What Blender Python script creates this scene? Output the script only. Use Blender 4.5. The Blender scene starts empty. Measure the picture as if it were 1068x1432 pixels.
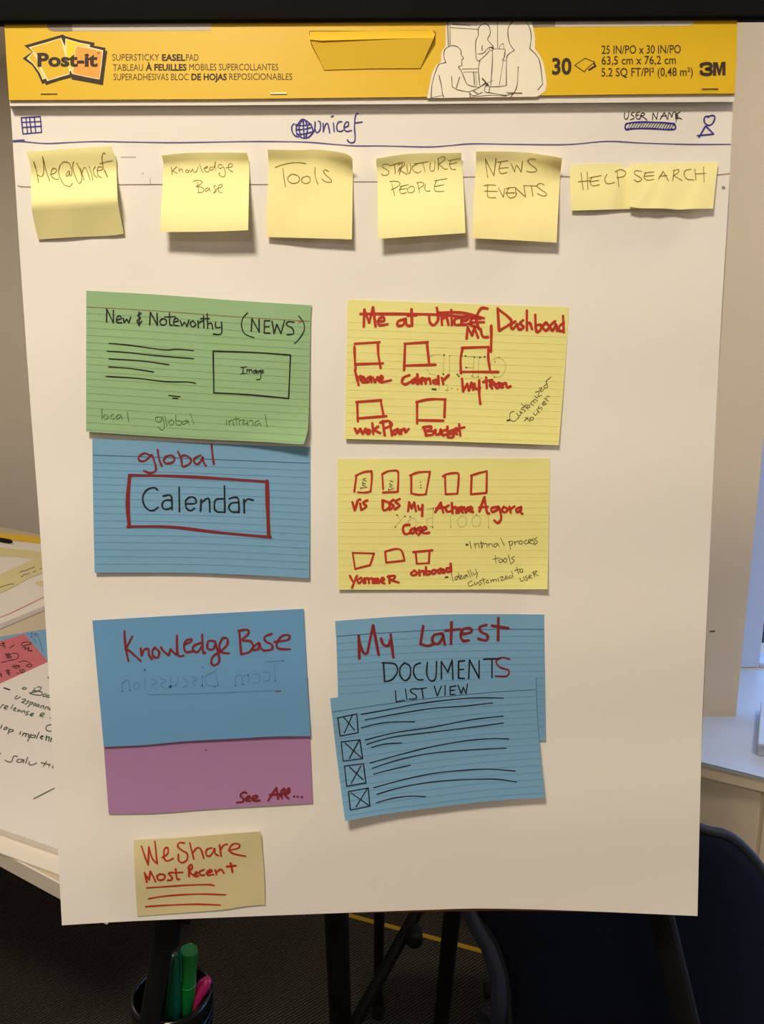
import bpy, bmesh, math, random
from mathutils import Vector, Matrix
from mathutils.geometry import tessellate_polygon
random.seed(7)
S = bpy.context.scene
COL = S.collection
# ------------------------------------------------------------------ camera
F_PX = 1110.0                      # focal length in pixels of the 1068x1432 frame
PITCH = math.radians(12.0)
CAMP = Vector((0, 0, 1.5))
cd = bpy.data.cameras.new('camera'); cam = bpy.data.objects.new('camera', cd); COL.objects.link(cam)
cam.location = CAMP; cam.rotation_euler = (math.radians(90) - PITCH, 0, 0)
cd.sensor_fit = 'VERTICAL'; cd.sensor_height = 36.0; cd.lens = 36.0 * F_PX / 1432.0
cd.clip_start = 0.02
S.camera = cam
# ------------------------------------------------------------------ world, lights, exposure
W = bpy.data.worlds.new('world'); S.world = W; W.use_nodes = True
bg = W.node_tree.nodes['Background']; bg.inputs[0].default_value = (0.24, 0.46, 1.0, 1); bg.inputs[1].default_value = 4.7
S.view_settings.view_transform = 'Standard'; S.view_settings.look = 'None'
S.view_settings.gamma = 1; S.view_settings.use_curve_mapping = False
S.view_settings.exposure = 0.0
WARM = (1.0, 0.885, 0.69)
LAMPS = [(-0.35, -0.25, 2.66, 27.5), (-0.2, -2.1, 2.66, 16.5), (-1.75, 2.2, 2.66, 14.0), (1.15, 0.72, 2.66, 17.0)]  # last one is an unseen fill lamp added to brighten the pier wall
def area(x, y, z, power, sx, sy):
    l = bpy.data.lights.new('ceiling_lamp_light', 'AREA'); l.shape = 'RECTANGLE'; l.size = sx; l.size_y = sy
    l.energy = power; l.color = WARM
    o = bpy.data.objects.new('ceiling_lamp_light', l); o.location = (x, y, z - 0.03); COL.objects.link(o)
for x, y, z, p in LAMPS: area(x, y, z, p, 0.30, 0.30)

# ------------------------------------------------------------------ helpers: colours, materials
def lin(c): return tuple(((v / 255) / 12.92 if v / 255 <= 0.04045 else ((v / 255 + 0.055) / 1.055) ** 2.4) for v in c)
def mat(name, rgb, rough=0.7, spec=0.3, noise=0.0, nscale=30, bump=0.0, bscale=200, metal=0, emit=None):
    m = bpy.data.materials.new(name); m.use_nodes = True
    nt = m.node_tree; b = nt.nodes['Principled BSDF']
    c = lin(rgb) + (1,)
    b.inputs['Base Color'].default_value = c; b.inputs['Roughness'].default_value = rough
    b.inputs['Specular IOR Level'].default_value = spec; b.inputs['Metallic'].default_value = metal
    tc = nt.nodes.new('ShaderNodeTexCoord')
    if noise:
        n = nt.nodes.new('ShaderNodeTexNoise'); n.inputs['Scale'].default_value = nscale; n.inputs['Detail'].default_value = 4
        r = nt.nodes.new('ShaderNodeMix'); r.data_type = 'RGBA'
        nt.links.new(tc.outputs['Object'], n.inputs['Vector'])
        r.inputs[6].default_value = tuple(v * (1 - noise) for v in c[:3]) + (1,)
        r.inputs[7].default_value = tuple(min(1, v * (1 + noise)) for v in c[:3]) + (1,)
        nt.links.new(n.outputs['Fac'], r.inputs[0]); nt.links.new(r.outputs[2], b.inputs['Base Color'])
    if bump:
        n2 = nt.nodes.new('ShaderNodeTexNoise'); n2.inputs['Scale'].default_value = bscale; n2.inputs['Detail'].default_value = 3
        bm_ = nt.nodes.new('ShaderNodeBump'); bm_.inputs['Strength'].default_value = bump; bm_.inputs['Distance'].default_value = 0.002
        nt.links.new(tc.outputs['Object'], n2.inputs['Vector']); nt.links.new(n2.outputs['Fac'], bm_.inputs['Height'])
        nt.links.new(bm_.outputs['Normal'], b.inputs['Normal'])
    if emit:
        b.inputs['Emission Color'].default_value = tuple(emit[0]) + (1,); b.inputs['Emission Strength'].default_value = emit[1]
    return m
M = {}
M['paper'] = mat('sheet_paper', (244, 238, 232), 0.8, 0.2, 0.012, 3, 0.05, 60)
M['paper2'] = mat('pad_paper', (232, 224, 216), 0.8, 0.2)
M['band'] = mat('white_band_card', (240, 234, 226), 0.7, 0.3)
M['kraft'] = mat('kraft_board', (120, 84, 58), 0.9, 0.1)
M['header'] = mat('yellow_printed_card', (236, 192, 25), 0.45, 0.4, 0.02, 8, 0.08, 40)
M['flap'] = mat('yellow_card_flap', (236, 194, 46), 0.6, 0.3, 0.02, 8)
M['print'] = mat('brown_black_print', (62, 48, 38), 0.6, 0.3)
M['printl'] = mat('light_brown_print', (96, 76, 50), 0.6, 0.3)
M['cream'] = mat('cream_print', (255, 240, 190), 0.6, 0.3)
M['lyellow'] = mat('bright_yellow_print', (253, 222, 40), 0.5, 0.3)
M['orange'] = mat('orange_print', (252, 172, 70), 0.5, 0.3)
M['cutout'] = mat('card_behind_slot', (214, 206, 194), 0.7, 0.3)
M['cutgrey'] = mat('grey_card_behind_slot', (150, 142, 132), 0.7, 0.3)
M['illus'] = mat('white_print_ground', (248, 238, 218), 0.6, 0.3)
M['staple'] = mat('staple_wire', (170, 160, 140), 0.3, 0.5, metal=1)
M['sticky'] = mat('yellow_note_paper', (254, 244, 176), 0.75, 0.2, 0.012, 20, 0.06, 80)
M['sticky2'] = mat('warm_yellow_note_paper', (254, 240, 172), 0.75, 0.2, 0.012, 20, 0.06, 80)
M['stickypale'] = mat('pale_yellow_note_paper', (222, 208, 160), 0.75, 0.2, 0.03, 30, 0.1, 70)
M['green'] = mat('green_card', (151, 188, 140), 0.75, 0.2, 0.03, 14, 0.05, 80)
M['blue'] = mat('blue_card', (122, 170, 207), 0.75, 0.2, 0.025, 12, 0.05, 80)
M['blue2'] = mat('deeper_blue_card', (106, 157, 203), 0.75, 0.2, 0.025, 12, 0.05, 80)
M['pink'] = mat('mauve_card', (174, 129, 175), 0.75, 0.2, 0.03, 12, 0.05, 80)
M['ycard'] = mat('yellow_card', (241, 234, 152), 0.75, 0.2, 0.02, 14, 0.05, 80)
M['rose'] = mat('rose_card', (206, 112, 124), 0.75, 0.2, 0.02, 14)
M['ink_blue'] = mat('blue_pen_ink', (58, 56, 150), 0.6, 0.3)
M['ink_line'] = mat('violet_blue_pen_ink', (92, 84, 160), 0.6, 0.3)
M['ink_black'] = mat('black_marker_ink', (34, 30, 30), 0.6, 0.3)
M['ink_soft'] = mat('black_pen_ink_thin', (70, 60, 54), 0.6, 0.3)
M['ink_thin'] = mat('thin_pen_ink', (128, 112, 52), 0.7, 0.2)
M['ink_pencil'] = mat('pencil_on_green', (84, 108, 62), 0.7, 0.2)
M['ink_red'] = mat('red_marker_ink', (190, 52, 38), 0.6, 0.3, 0.08, 90)
M['ink_red2'] = mat('deep_red_marker_ink', (126, 40, 44), 0.6, 0.3, 0.08, 90)
M['ink_green'] = mat('green_pen_ink', (52, 88, 72), 0.6, 0.3)
M['ink_mauve'] = mat('faint_brown_line', (150, 118, 108), 0.7, 0.2)
M['line_g'] = mat('ruled_line_green', (140, 175, 131), 0.8, 0.1)
M['line_r'] = mat('ruled_header_line', (146, 112, 72), 0.8, 0.1)
M['line_b'] = mat('ruled_line_blue', (106, 152, 190), 0.8, 0.1)
M['line_bh'] = mat('ruled_header_line_blue', (66, 96, 128), 0.8, 0.1)
M['line_y'] = mat('ruled_line_yellow', (239, 231, 150), 0.8, 0.1)
M['bleed_y'] = mat('ink_bleed_on_yellow', (198, 190, 118), 0.8, 0.1)
M['bleed_b'] = mat('ink_bleed_on_blue', (90, 136, 178), 0.8, 0.1)
M['bleed_dot'] = mat('ink_bleed_dot', (70, 74, 50), 0.8, 0.1)
M['bleed_dotb'] = mat('ink_bleed_dot_blue', (44, 66, 92), 0.8, 0.1)
M['black'] = mat('black_powder_coat', (10, 9, 8), 0.7, 0.08, 0.1, 40)
M['blackmatt'] = mat('black_matt_tube', (14, 13, 12), 0.6, 0.2)
M['rubber'] = mat('black_rubber', (24, 23, 22), 0.8, 0.2)
M['gloss'] = mat('black_gloss_plastic', (14, 14, 15), 0.2, 0.35)
M['pen_dg'] = mat('dark_green_plastic', (10, 92, 66), 0.3, 0.4)
M['pen_g'] = mat('bright_green_plastic', (20, 122, 52), 0.25, 0.5)
M['pen_gt'] = mat('green_cap_end', (46, 138, 74), 0.3, 0.5)
M['pen_p'] = mat('magenta_plastic', (176, 30, 98), 0.3, 0.5)
M['navy'] = mat('navy_upholstery', (12, 19, 37), 0.9, 0.15, 0.25, 300, 0.4, 900)
M['chairtube'] = mat('dark_steel_tube', (42, 50, 72), 0.35, 0.5)
M['wall'] = mat('tan_wall_paint', (222, 204, 176), 0.75, 0.2, 0.03, 4, 0.1, 60)
M['wallg'] = mat('grey_wall_paint', (222, 213, 202), 0.8, 0.2, 0.03, 4, 0.1, 60)
M['panel'] = mat('cream_panel_paint', (242, 228, 204), 0.6, 0.3, 0.03, 5, 0.1, 50)
M['white'] = mat('white_gloss_paint', (190, 200, 216), 0.4, 0.4, 0.02, 5)
M['ceil'] = mat('ceiling_paint', (236, 230, 220), 0.9, 0.1)
M['table'] = mat('beige_tabletop', (206, 190, 164), 0.5, 0.4, 0.02, 10)
M['tedge'] = mat('white_table_edge', (236, 226, 212), 0.5, 0.4)
M['tape'] = mat('yellow_floor_tape', (196, 158, 44), 0.7, 0.2, 0.1, 60)
M['lampd'] = mat('lamp_diffuser', (255, 240, 220), 0.5, 0.2, emit=((1, 0.85, 0.65), 2.0))
M['ext'] = mat('dark_exterior_brick', (44, 40, 40), 0.9, 0.1, 0.3, 10)
# carpet: dark ribbed loop pile
def carpet():
    m = mat('charcoal_ribbed_carpet', (58, 54, 48), 0.95, 0.1)
    nt = m.node_tree; b = nt.nodes['Principled BSDF']; L = nt.links.new
    tc = nt.nodes.new('ShaderNodeTexCoord'); mp = nt.nodes.new('ShaderNodeMapping'); mp.inputs['Rotation'].default_value = (0, 0, math.radians(52))
    L(tc.outputs['Object'], mp.inputs['Vector'])
    w = nt.nodes.new('ShaderNodeTexWave'); w.inputs['Scale'].default_value = 42; w.inputs['Distortion'].default_value = 2.5
    w.inputs['Detail'].default_value = 3; w.inputs['Detail Scale'].default_value = 3
    L(mp.outputs[0], w.inputs['Vector'])
    n = nt.nodes.new('ShaderNodeTexNoise'); n.inputs['Scale'].default_value = 260; L(tc.outputs['Object'], n.inputs['Vector'])
    mu = nt.nodes.new('ShaderNodeMath'); mu.operation = 'MULTIPLY'; L(w.outputs['Fac'], mu.inputs[0]); L(n.outputs['Fac'], mu.inputs[1])
    cr = nt.nodes.new('ShaderNodeValToRGB'); cr.color_ramp.elements[0].position = 0.1; cr.color_ramp.elements[1].position = 0.6
    cr.color_ramp.elements[0].color = lin((46, 43, 38)) + (1,); cr.color_ramp.elements[1].color = lin((96, 90, 80)) + (1,)
    L(mu.outputs[0], cr.inputs[0]); L(cr.outputs[0], b.inputs['Base Color'])
    bp = nt.nodes.new('ShaderNodeBump'); bp.inputs['Strength'].default_value = 0.6; bp.inputs['Distance'].default_value = 0.003
    L(mu.outputs[0], bp.inputs['Height']); L(bp.outputs[0], b.inputs['Normal'])
    return m
M['carpet'] = carpet()
def glass():
    m = bpy.data.materials.new('window_glass'); m.use_nodes = True; nt = m.node_tree
    for n in list(nt.nodes): nt.nodes.remove(n)
    o = nt.nodes.new('ShaderNodeOutputMaterial'); mx = nt.nodes.new('ShaderNodeMixShader')
    t = nt.nodes.new('ShaderNodeBsdfTransparent'); g = nt.nodes.new('ShaderNodeBsdfGlossy'); g.inputs['Roughness'].default_value = 0.02
    mx.inputs[0].default_value = 0.08
    nt.links.new(t.outputs[0], mx.inputs[1]); nt.links.new(g.outputs[0], mx.inputs[2]); nt.links.new(mx.outputs[0], o.inputs[0])
    return m
M['glass'] = glass()

# ------------------------------------------------------------------ helpers: objects
def obj(name, verts, faces, m, parent=None, smooth=False, label=None, origin=None):
    """one mesh object; verts are world coordinates, stored relative to the thing's base"""
    if parent is None:
        if origin is None:
            xs = [v[0] for v in verts]; ys = [v[1] for v in verts]; zs = [v[2] for v in verts]
            origin = Vector(((min(xs) + max(xs)) / 2, (min(ys) + max(ys)) / 2, min(zs)))
        org = Vector(origin); wo = org
    else:
        wo = Vector(parent['wo']); org = Vector((0, 0, 0))
    me = bpy.data.meshes.new(name); me.from_pydata([Vector(v) - wo for v in verts], [], faces)
    me.materials.append(m); me.update()
    if smooth:
        for p in me.polygons: p.use_smooth = True
    o = bpy.data.objects.new(name, me); COL.objects.link(o); o.location = org
    o['wo'] = list(wo)
    if parent: o.parent = parent
    if label: o['label'] = label
    return o
def thing(name, label, cat, loc, group=None):
    o = bpy.data.objects.new(name, None); COL.objects.link(o); o.location = loc; o['wo'] = list(loc)
    return tag(o, label, cat, group)
def tag(o, label=None, cat=None, group=None, kind=None):
    if label: o['label'] = label
    if cat: o['category'] = cat
    if group: o['group'] = group
    if kind: o['kind'] = kind
    return o
def mesh_box(a, b):
    x0, y0, z0 = a; x1, y1, z1 = b
    v = [(x0, y0, z0), (x1, y0, z0), (x1, y1, z0), (x0, y1, z0), (x0, y0, z1), (x1, y0, z1), (x1, y1, z1), (x0, y1, z1)]
    f = [(0, 3, 2, 1), (4, 5, 6, 7), (0, 1, 5, 4), (1, 2, 6, 5), (2, 3, 7, 6), (3, 0, 4, 7)]
    return v, f
def bevelled(o, w=0.002, seg=2):
    md = o.modifiers.new('bevel', 'BEVEL'); md.width = w; md.segments = seg; md.limit_method = 'ANGLE'; return o
def structure(name, a, b, m, parent=None):
    v, f = mesh_box(a, b); o = obj(name, v, f, m, parent)
    if parent is None: o['kind'] = 'structure'
    return o
def frame_box(org, ax, ay, az):
    """box spanned by three vectors from a corner"""
    o = Vector(org); v = []
    for k in (0, 1):
        for (i, j) in ((0, 0), (1, 0), (1, 1), (0, 1)): v.append(o + ax * i + ay * j + az * k)
    f = [(0, 3, 2, 1), (4, 5, 6, 7), (0, 1, 5, 4), (1, 2, 6, 5), (2, 3, 7, 6), (3, 0, 4, 7)]
    return v, f
def tube(pts, r, seg=14, cap=True):
    """swept tube through points; r a number or list"""
    pts = [Vector(p) for p in pts]; n = len(pts); rr = r if isinstance(r, (list, tuple)) else [r] * n
    v = []; f = []; up = None
    for i, p in enumerate(pts):
        t = (pts[min(i + 1, n - 1)] - pts[max(i - 1, 0)]).normalized()
        if up is None:
            up = Vector((0, 0, 1)) if abs(t.z) < 0.9 else Vector((0, 1, 0))
        a = (up - t * up.dot(t)).normalized(); up = a; b = t.cross(a)
        for k in range(seg):
            an = 2 * math.pi * k / seg
            v.append(p + (a * math.cos(an) + b * math.sin(an)) * rr[i])
    for i in range(n - 1):
        for k in range(seg):
            k2 = (k + 1) % seg
            f.append((i * seg + k, i * seg + k2, (i + 1) * seg + k2, (i + 1) * seg + k))
    if cap:
        f.append(tuple(range(seg))[::-1]); f.append(tuple((n - 1) * seg + k for k in range(seg)))
    return v, f
def lathe(c, axis, prof, seg=32):
    """profile of (radius, height along axis) around a centre"""
    c = Vector(c); t = Vector(axis).normalized()
    a = t.orthogonal().normalized(); b = t.cross(a); v = []; f = []
    for r, h in prof:
        for k in range(seg):
            an = 2 * math.pi * k / seg
            v.append(c + t * h + (a * math.cos(an) + b * math.sin(an)) * max(r, 1e-5))
    n = len(prof)
    for i in range(n - 1):
        for k in range(seg):
            k2 = (k + 1) % seg; f.append((i * seg + k, i * seg + k2, (i + 1) * seg + k2, (i + 1) * seg + k))
    return v, f
def merge(*vf):
    V = []; Fc = []
    for v, f in vf:
        n = len(V); V += list(v); Fc += [tuple(i + n for i in q) for q in f]
    return V, Fc

# ------------------------------------------------------------------ from the photo to the place
cP, sP = math.cos(PITCH), math.sin(PITCH)
def ray(px, py):
    x = (px - 534) / F_PX; y = (py - 716) / F_PX
    return Vector((x, cP - y * sP, -sP - y * cP))
# plane of the easel pad: leans back about five degrees
_a, _b = math.radians(-7.25), math.radians(-0.75)
nc = (math.sin(_b), math.sin(_a) * math.cos(_b), math.cos(_a) * math.cos(_b))     # camera frame: right, down, forward
PD = 0.7359
PN = Vector((nc[0], -nc[1] * sP + nc[2] * cP, -nc[1] * cP - nc[2] * sP))            # same normal in the world, pointing away
def PAD(px, py, h=0.0):
    r = ray(px, py); return CAMP + r * ((PD - h) / PN.dot(r))
def LEVEL(px, py, z):
    r = ray(px, py); return CAMP + r * ((z - CAMP.z) / r.z)
def DEEP(px, py, y):
    r = ray(px, py); return CAMP + r * (y / r.y)
def HS(px, py):
    """gentle waviness of the hanging sheet"""
    s = max(0.0, min(1.0, (py - 150) / 1140)); c = (px - 600) / 420
    return 0.0035 * math.sin(s * 3.1) + 0.0007 * math.sin(py / 37.0 + px / 400) * (0.3 + s) + 0.010 * s ** 5 * (0.25 + c * c) \
        + 0.0012 * math.sin(px / 130.0 + 1.0) * s
def cr(pts, n=6):
    """Catmull-Rom through points"""
    if len(pts) < 3: return list(pts)
    o = []; P = [pts[0]] + list(pts) + [pts[-1]]
    for i in range(1, len(P) - 2):
        p0, p1, p2, p3 = P[i - 1], P[i], P[i + 1], P[i + 2]
        for k in range(n):
            t = k / n; t2 = t * t; t3 = t2 * t
            o.append(tuple(0.5 * (2 * p1[j] + (p2[j] - p0[j]) * t + (2 * p0[j] - 5 * p1[j] + 4 * p2[j] - p3[j]) * t2
                     + (3 * p1[j] - p0[j] - 3 * p2[j] + p3[j]) * t3) for j in (0, 1)))
    o.append(tuple(pts[-1])); return o
def arcparam(pts):
    d = [0.0]
    for i in range(1, len(pts)): d.append(d[-1] + math.hypot(pts[i][0] - pts[i - 1][0], pts[i][1] - pts[i - 1][1]))
    T = d[-1] or 1.0
    def ev(t):
        s = t * T
        for i in range(1, len(d)):
            if s <= d[i] or i == len(d) - 1:
                k = (s - d[i - 1]) / max(d[i] - d[i - 1], 1e-9)
                a, b = pts[i - 1], pts[i]; return (a[0] + (b[0] - a[0]) * k, a[1] + (b[1] - a[1]) * k)
    return ev
class Patch:
    """a piece of paper: four edge curves, a height above the sheet, a map from photo point to paper point"""
    def __init__(s, top, right, bottom, left, h, base=HS):
        s.T, s.R, s.B, s.L = [arcparam(cr(e, 8)) for e in (top, right, bottom, left)]
        s.c = (s.T(0), s.T(1), s.B(0), s.B(1)); s.h = h; s.base = base
    def px(s, u, v):
        T, B, L, R = s.T(u), s.B(u), s.L(v), s.R(v); a, b, c, d = s.c
        return tuple((1 - v) * T[j] + v * B[j] + (1 - u) * L[j] + u * R[j]
                     - ((1 - u) * (1 - v) * a[j] + u * (1 - v) * b[j] + (1 - u) * v * c[j] + u * v * d[j]) for j in (0, 1))
    def uv(s, x, y):
        u, v = 0.5, 0.5
        for _ in range(5):
            p = s.px(u, v); e = 1e-3
            pu = s.px(u + e, v); pv = s.px(u, v + e)
            a, b = (pu[0] - p[0]) / e, (pv[0] - p[0]) / e; c, d = (pu[1] - p[1]) / e, (pv[1] - p[1]) / e
            det = a * d - b * c or 1e-9; rx, ry = x - p[0], y - p[1]
            u += (d * rx - b * ry) / det; v += (a * ry - c * rx) / det
            u = max(0, min(1, u)); v = max(0, min(1, v))
            if abs(rx) + abs(ry) < 0.02: break
        return u, v
    def H(s, u, v, x, y): return s.base(x, y) + s.h(u, v)
    def at(s, x, y, eps=0.0003):
        u, v = s.uv(x, y); return PAD(x, y, s.H(u, v, x, y) + eps)
    def mesh(s, n=22, th=0.00025, m=None):
        m = m or n; V = []; Fc = []
        for k in (0, 1):
            for j in range(m + 1):
                for i in range(n + 1):
                    u, v = i / n, j / m; p = s.px(u, v); V.append(PAD(p[0], p[1], s.H(u, v, *p) - k * th))
        N = (n + 1) * (m + 1); w = n + 1
        for j in range(m):
            for i in range(n):
                a = j * w + i
                Fc.append((a, a + w, a + w + 1, a + 1)); Fc.append((a + N, a + 1 + N, a + w + 1 + N, a + w + N))
        loop = [i for i in range(n)] + [j * w + n for j in range(m)] + [m * w + i for i in range(n, 0, -1)] + [j * w for j in range(m, 0, -1)]
        b = len(V); K = len(loop)
        V += [V[k] for k in loop] + [V[k + N] for k in loop]
        for k in range(K):
            q = (k + 1) % K; Fc.append((b + k, b + q, b + q + K, b + k + K))
        return V, Fc
# zooms used while tracing: (x0, y0, scale)
Z = dict(A=(30, 190, 7.12), B=(220, 205, 7.629), C=(365, 200, 7.629), D=(520, 205, 7.629), E=(655, 205, 7.629), F=(790, 220, 4.8545),
         G=(130, 420, 3.445), H=(130, 560, 4.108), I=(480, 415, 3.3375), J=(480, 510, 4.45), K=(590, 470, 5.086), L=(480, 640, 3.814),
         M=(480, 740, 3.683), N=(160, 870, 3.9556), O=(320, 1090, 8.9), P=(400, 150, 8.9), Q=(860, 145, 7.12), R=(20, 40, 7.629),
         S=(590, 20, 5.933), T=(490, 860, 4.45), U=(180, 1160, 5.34), V=(0, 860, 5.304), W=(0, 740, 9.55), X=(180, 620, 5.086),
         GC=(100, 390, 3.0514), ZL=(450, 850, 3.236), AA=(0, 140, 2.9667), BB=(110, 840, 3.141), CC=(110, 600, 3.141),
         DD=(470, 410, 3.141), EE=(460, 630, 3.236), PX=(0, 0, 1.0), Z1=(0, 0, 2.484), Z2=(400, 0, 2.81), Z3=(740, 0, 3.256))
def conv(z, x, y): a, b, s = Z[z]; return (a + x / s, b + y / s)
def strokes(z, txt):
    """';' separates strokes, '/' marks a corner, otherwise the line is smoothed"""
    out = []
    for st in txt.split(';'):
        if not st.strip(): continue
        segs = [[conv(z, *map(float, t.split(','))) for t in sg.split()] for sg in st.split('/')]
        last = None; grp = []
        for sg in segs:
            if last: sg = [last] + sg
            grp.append(cr(sg, 5) if len(sg) > 2 else list(sg)); last = sg[-1]
        out.append(grp)
    return out
def ribbon(lines, width, mp, vary=0.12):
    V = []; Fc = []
    for ln in lines:
        q = [ln[0]]
        for p in ln[1:]:
            if math.hypot(p[0] - q[-1][0], p[1] - q[-1][1]) > 0.25: q.append(p)
        if len(q) == 1: q.append((q[0][0] + 0.3, q[0][1]))
        # split long straight runs so that they follow the paper
        r = [q[0]]
        for p in q[1:]:
            d = math.hypot(p[0] - r[-1][0], p[1] - r[-1][1]); k = max(1, int(d / 10)); a = r[-1]
            for i in range(1, k + 1): r.append((a[0] + (p[0] - a[0]) * i / k, a[1] + (p[1] - a[1]) * i / k))
        q = r; n = len(q); ph = random.random() * 6
        dirs = []
        for i in range(n):
            a, b = q[max(i - 1, 0)], q[min(i + 1, n - 1)]; dx, dy = b[0] - a[0], b[1] - a[1]; l = math.hypot(dx, dy) or 1
            dirs.append((dx / l, dy / l))
        L = []; Rr = []
        for i, (p, d) in enumerate(zip(q, dirs)):
            w = width / 2 * (1 + vary * math.sin(ph + i * 0.7))
            L.append((p[0] - d[1] * w, p[1] + d[0] * w)); Rr.append((p[0] + d[1] * w, p[1] - d[0] * w))
        b0 = len(V)
        for a, b in zip(L, Rr): V.append(mp(*a)); V.append(mp(*b))
        for i in range(n - 1):
            k = b0 + 2 * i; Fc.append((k, k + 1, k + 3, k + 2))
        for (p, d, sgn, i0) in ((q[0], dirs[0], -1, 0), (q[-1], dirs[-1], 1, n - 1)):      # round caps
            base = math.atan2(d[1] * sgn, d[0] * sgn); b1 = len(V); V.append(mp(*p)); w = width / 2
            for k in range(7):
                an = base - math.pi / 2 + math.pi * k / 6; V.append(mp(p[0] + math.cos(an) * w, p[1] + math.sin(an) * w))
            for k in range(6): Fc.append((b1, b1 + 1 + k, b1 + 2 + k))
    return V, Fc
def ink(name, data, m, mp, parent, label=None, vary=0.12, gap=6.5, joined=False):
    """data: list of (zoom, width in photo pixels, strokes); strokes that stand close together form one word, a part of its own"""
    items = [(w, grp, [p for ln in grp for p in ln]) for z, w, t in data for grp in strokes(z, t)]
    if joined:
        vf = merge(*[ribbon(g, w, mp, vary) for w, g, _ in items]); o = obj(name, vf[0], vf[1], m, parent, label=label); o['kind'] = 'stuff'; return o
    n = len(items); root = list(range(n))
    bb = [(min(p[0] for p in q), min(p[1] for p in q), max(p[0] for p in q), max(p[1] for p in q)) for _, _, q in items]
    def find(i):
        while root[i] != i: i = root[i]
        return i
    for i in range(n):
        for j in range(i + 1, n):
            A, B = bb[i], bb[j]
            if A[0] - B[2] > gap or B[0] - A[2] > gap or A[1] - B[3] > gap or B[1] - A[3] > gap or find(i) == find(j): continue
            if min((p[0] - q[0]) ** 2 + (p[1] - q[1]) ** 2 for p in dense(items[i][2]) for q in dense(items[j][2])) < gap * gap: root[find(j)] = find(i)
    words = {}
    for i in range(n): words.setdefault(find(i), []).append(i)
    for k, ids in words.items():
        vf = merge(*[ribbon(items[i][1], items[i][0], mp, vary) for i in ids]); obj(name, vf[0], vf[1], m, parent, label=label)
def dense(q):
    o = [q[0]]
    for p in q[1:]:
        a = o[-1]; k = max(1, int(math.hypot(p[0] - a[0], p[1] - a[1]) / 4))
        for i in range(1, k + 1): o.append((a[0] + (p[0] - a[0]) * i / k, a[1] + (p[1] - a[1]) * i / k))
    return o
def poly(name, pts, m, mp, parent, label=None, sub=None):
    V = [mp(x, y) for x, y in pts]
    tri = tessellate_polygon([[Vector((x, y, 0)) for x, y in pts]])
    return obj(name, V, [tuple(t) for t in tri], m, parent, label=label)
def slab(pts, mp_front, mp_back):
    """prism between two maps of one outline"""
    n = len(pts); V = [mp_front(*p) for p in pts] + [mp_back(*p) for p in pts]
    tri = tessellate_polygon([[Vector((x, y, 0)) for x, y in pts]])
    Fc = [tuple(t) for t in tri] + [tuple(i + n for i in reversed(t)) for t in tri]
    for i in range(n): j = (i + 1) % n; Fc.append((i, j, j + n, i + n))
    return V, Fc
def text_vf(s, x0, x1, yb, cap, bold=0.0, dy=0.0, mp=None):
    """lettering with Blender's built-in face, fitted between x0 and x1 on baseline yb (photo pixels)"""
    def tm(body, off):
        c = bpy.data.curves.new('t', 'FONT'); c.body = body; c.offset = off; c.resolution_u = 3; c.fill_mode = 'FRONT'
        o = bpy.data.objects.new('t', c); COL.objects.link(o)
        dg = bpy.context.evaluated_depsgraph_get(); me = o.evaluated_get(dg).to_mesh()
        v = [tuple(q.co[:2]) for q in me.vertices]; f = [tuple(p.vertices) for p in me.polygons]
        o.evaluated_get(dg).to_mesh_clear(); bpy.data.objects.remove(o); bpy.data.curves.remove(c); return v, f
    h, _ = tm('H', bold); ch = max(p[1] for p in h)
    v, f = tm(s, bold); a = min(p[0] for p in v); b = max(p[0] for p in v)
    V = []
    for p in v:
        t = (p[0] - a) / (b - a); V.append(mp(x0 + t * (x1 - x0), yb + dy * t - p[1] / ch * cap))
    return V, f

# ================================================================== THE SETTING
structure('floor', (-3.2, -3.2, -0.1), (3.2, 4.0, 0), M['carpet'])
structure('ceiling', (-3.2, -3.2, 2.7), (3.2, 4.0, 2.8), M['ceil'])
structure('wall_left', (-3.2, -3.2, 0), (-3.0, 4.0, 2.7), M['wallg'])
structure('wall_back', (-3.0, 3.75, 0), (0.8, 3.95, 2.7), M['wallg'])
structure('wall_front', (-3.0, -3.2, 0), (3.0, -3.0, 2.7), M['wall'])
structure('wall_pier', (0.55, 1.77, 0.0), (0.853, 3.75, 2.7), M['wall'])
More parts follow.
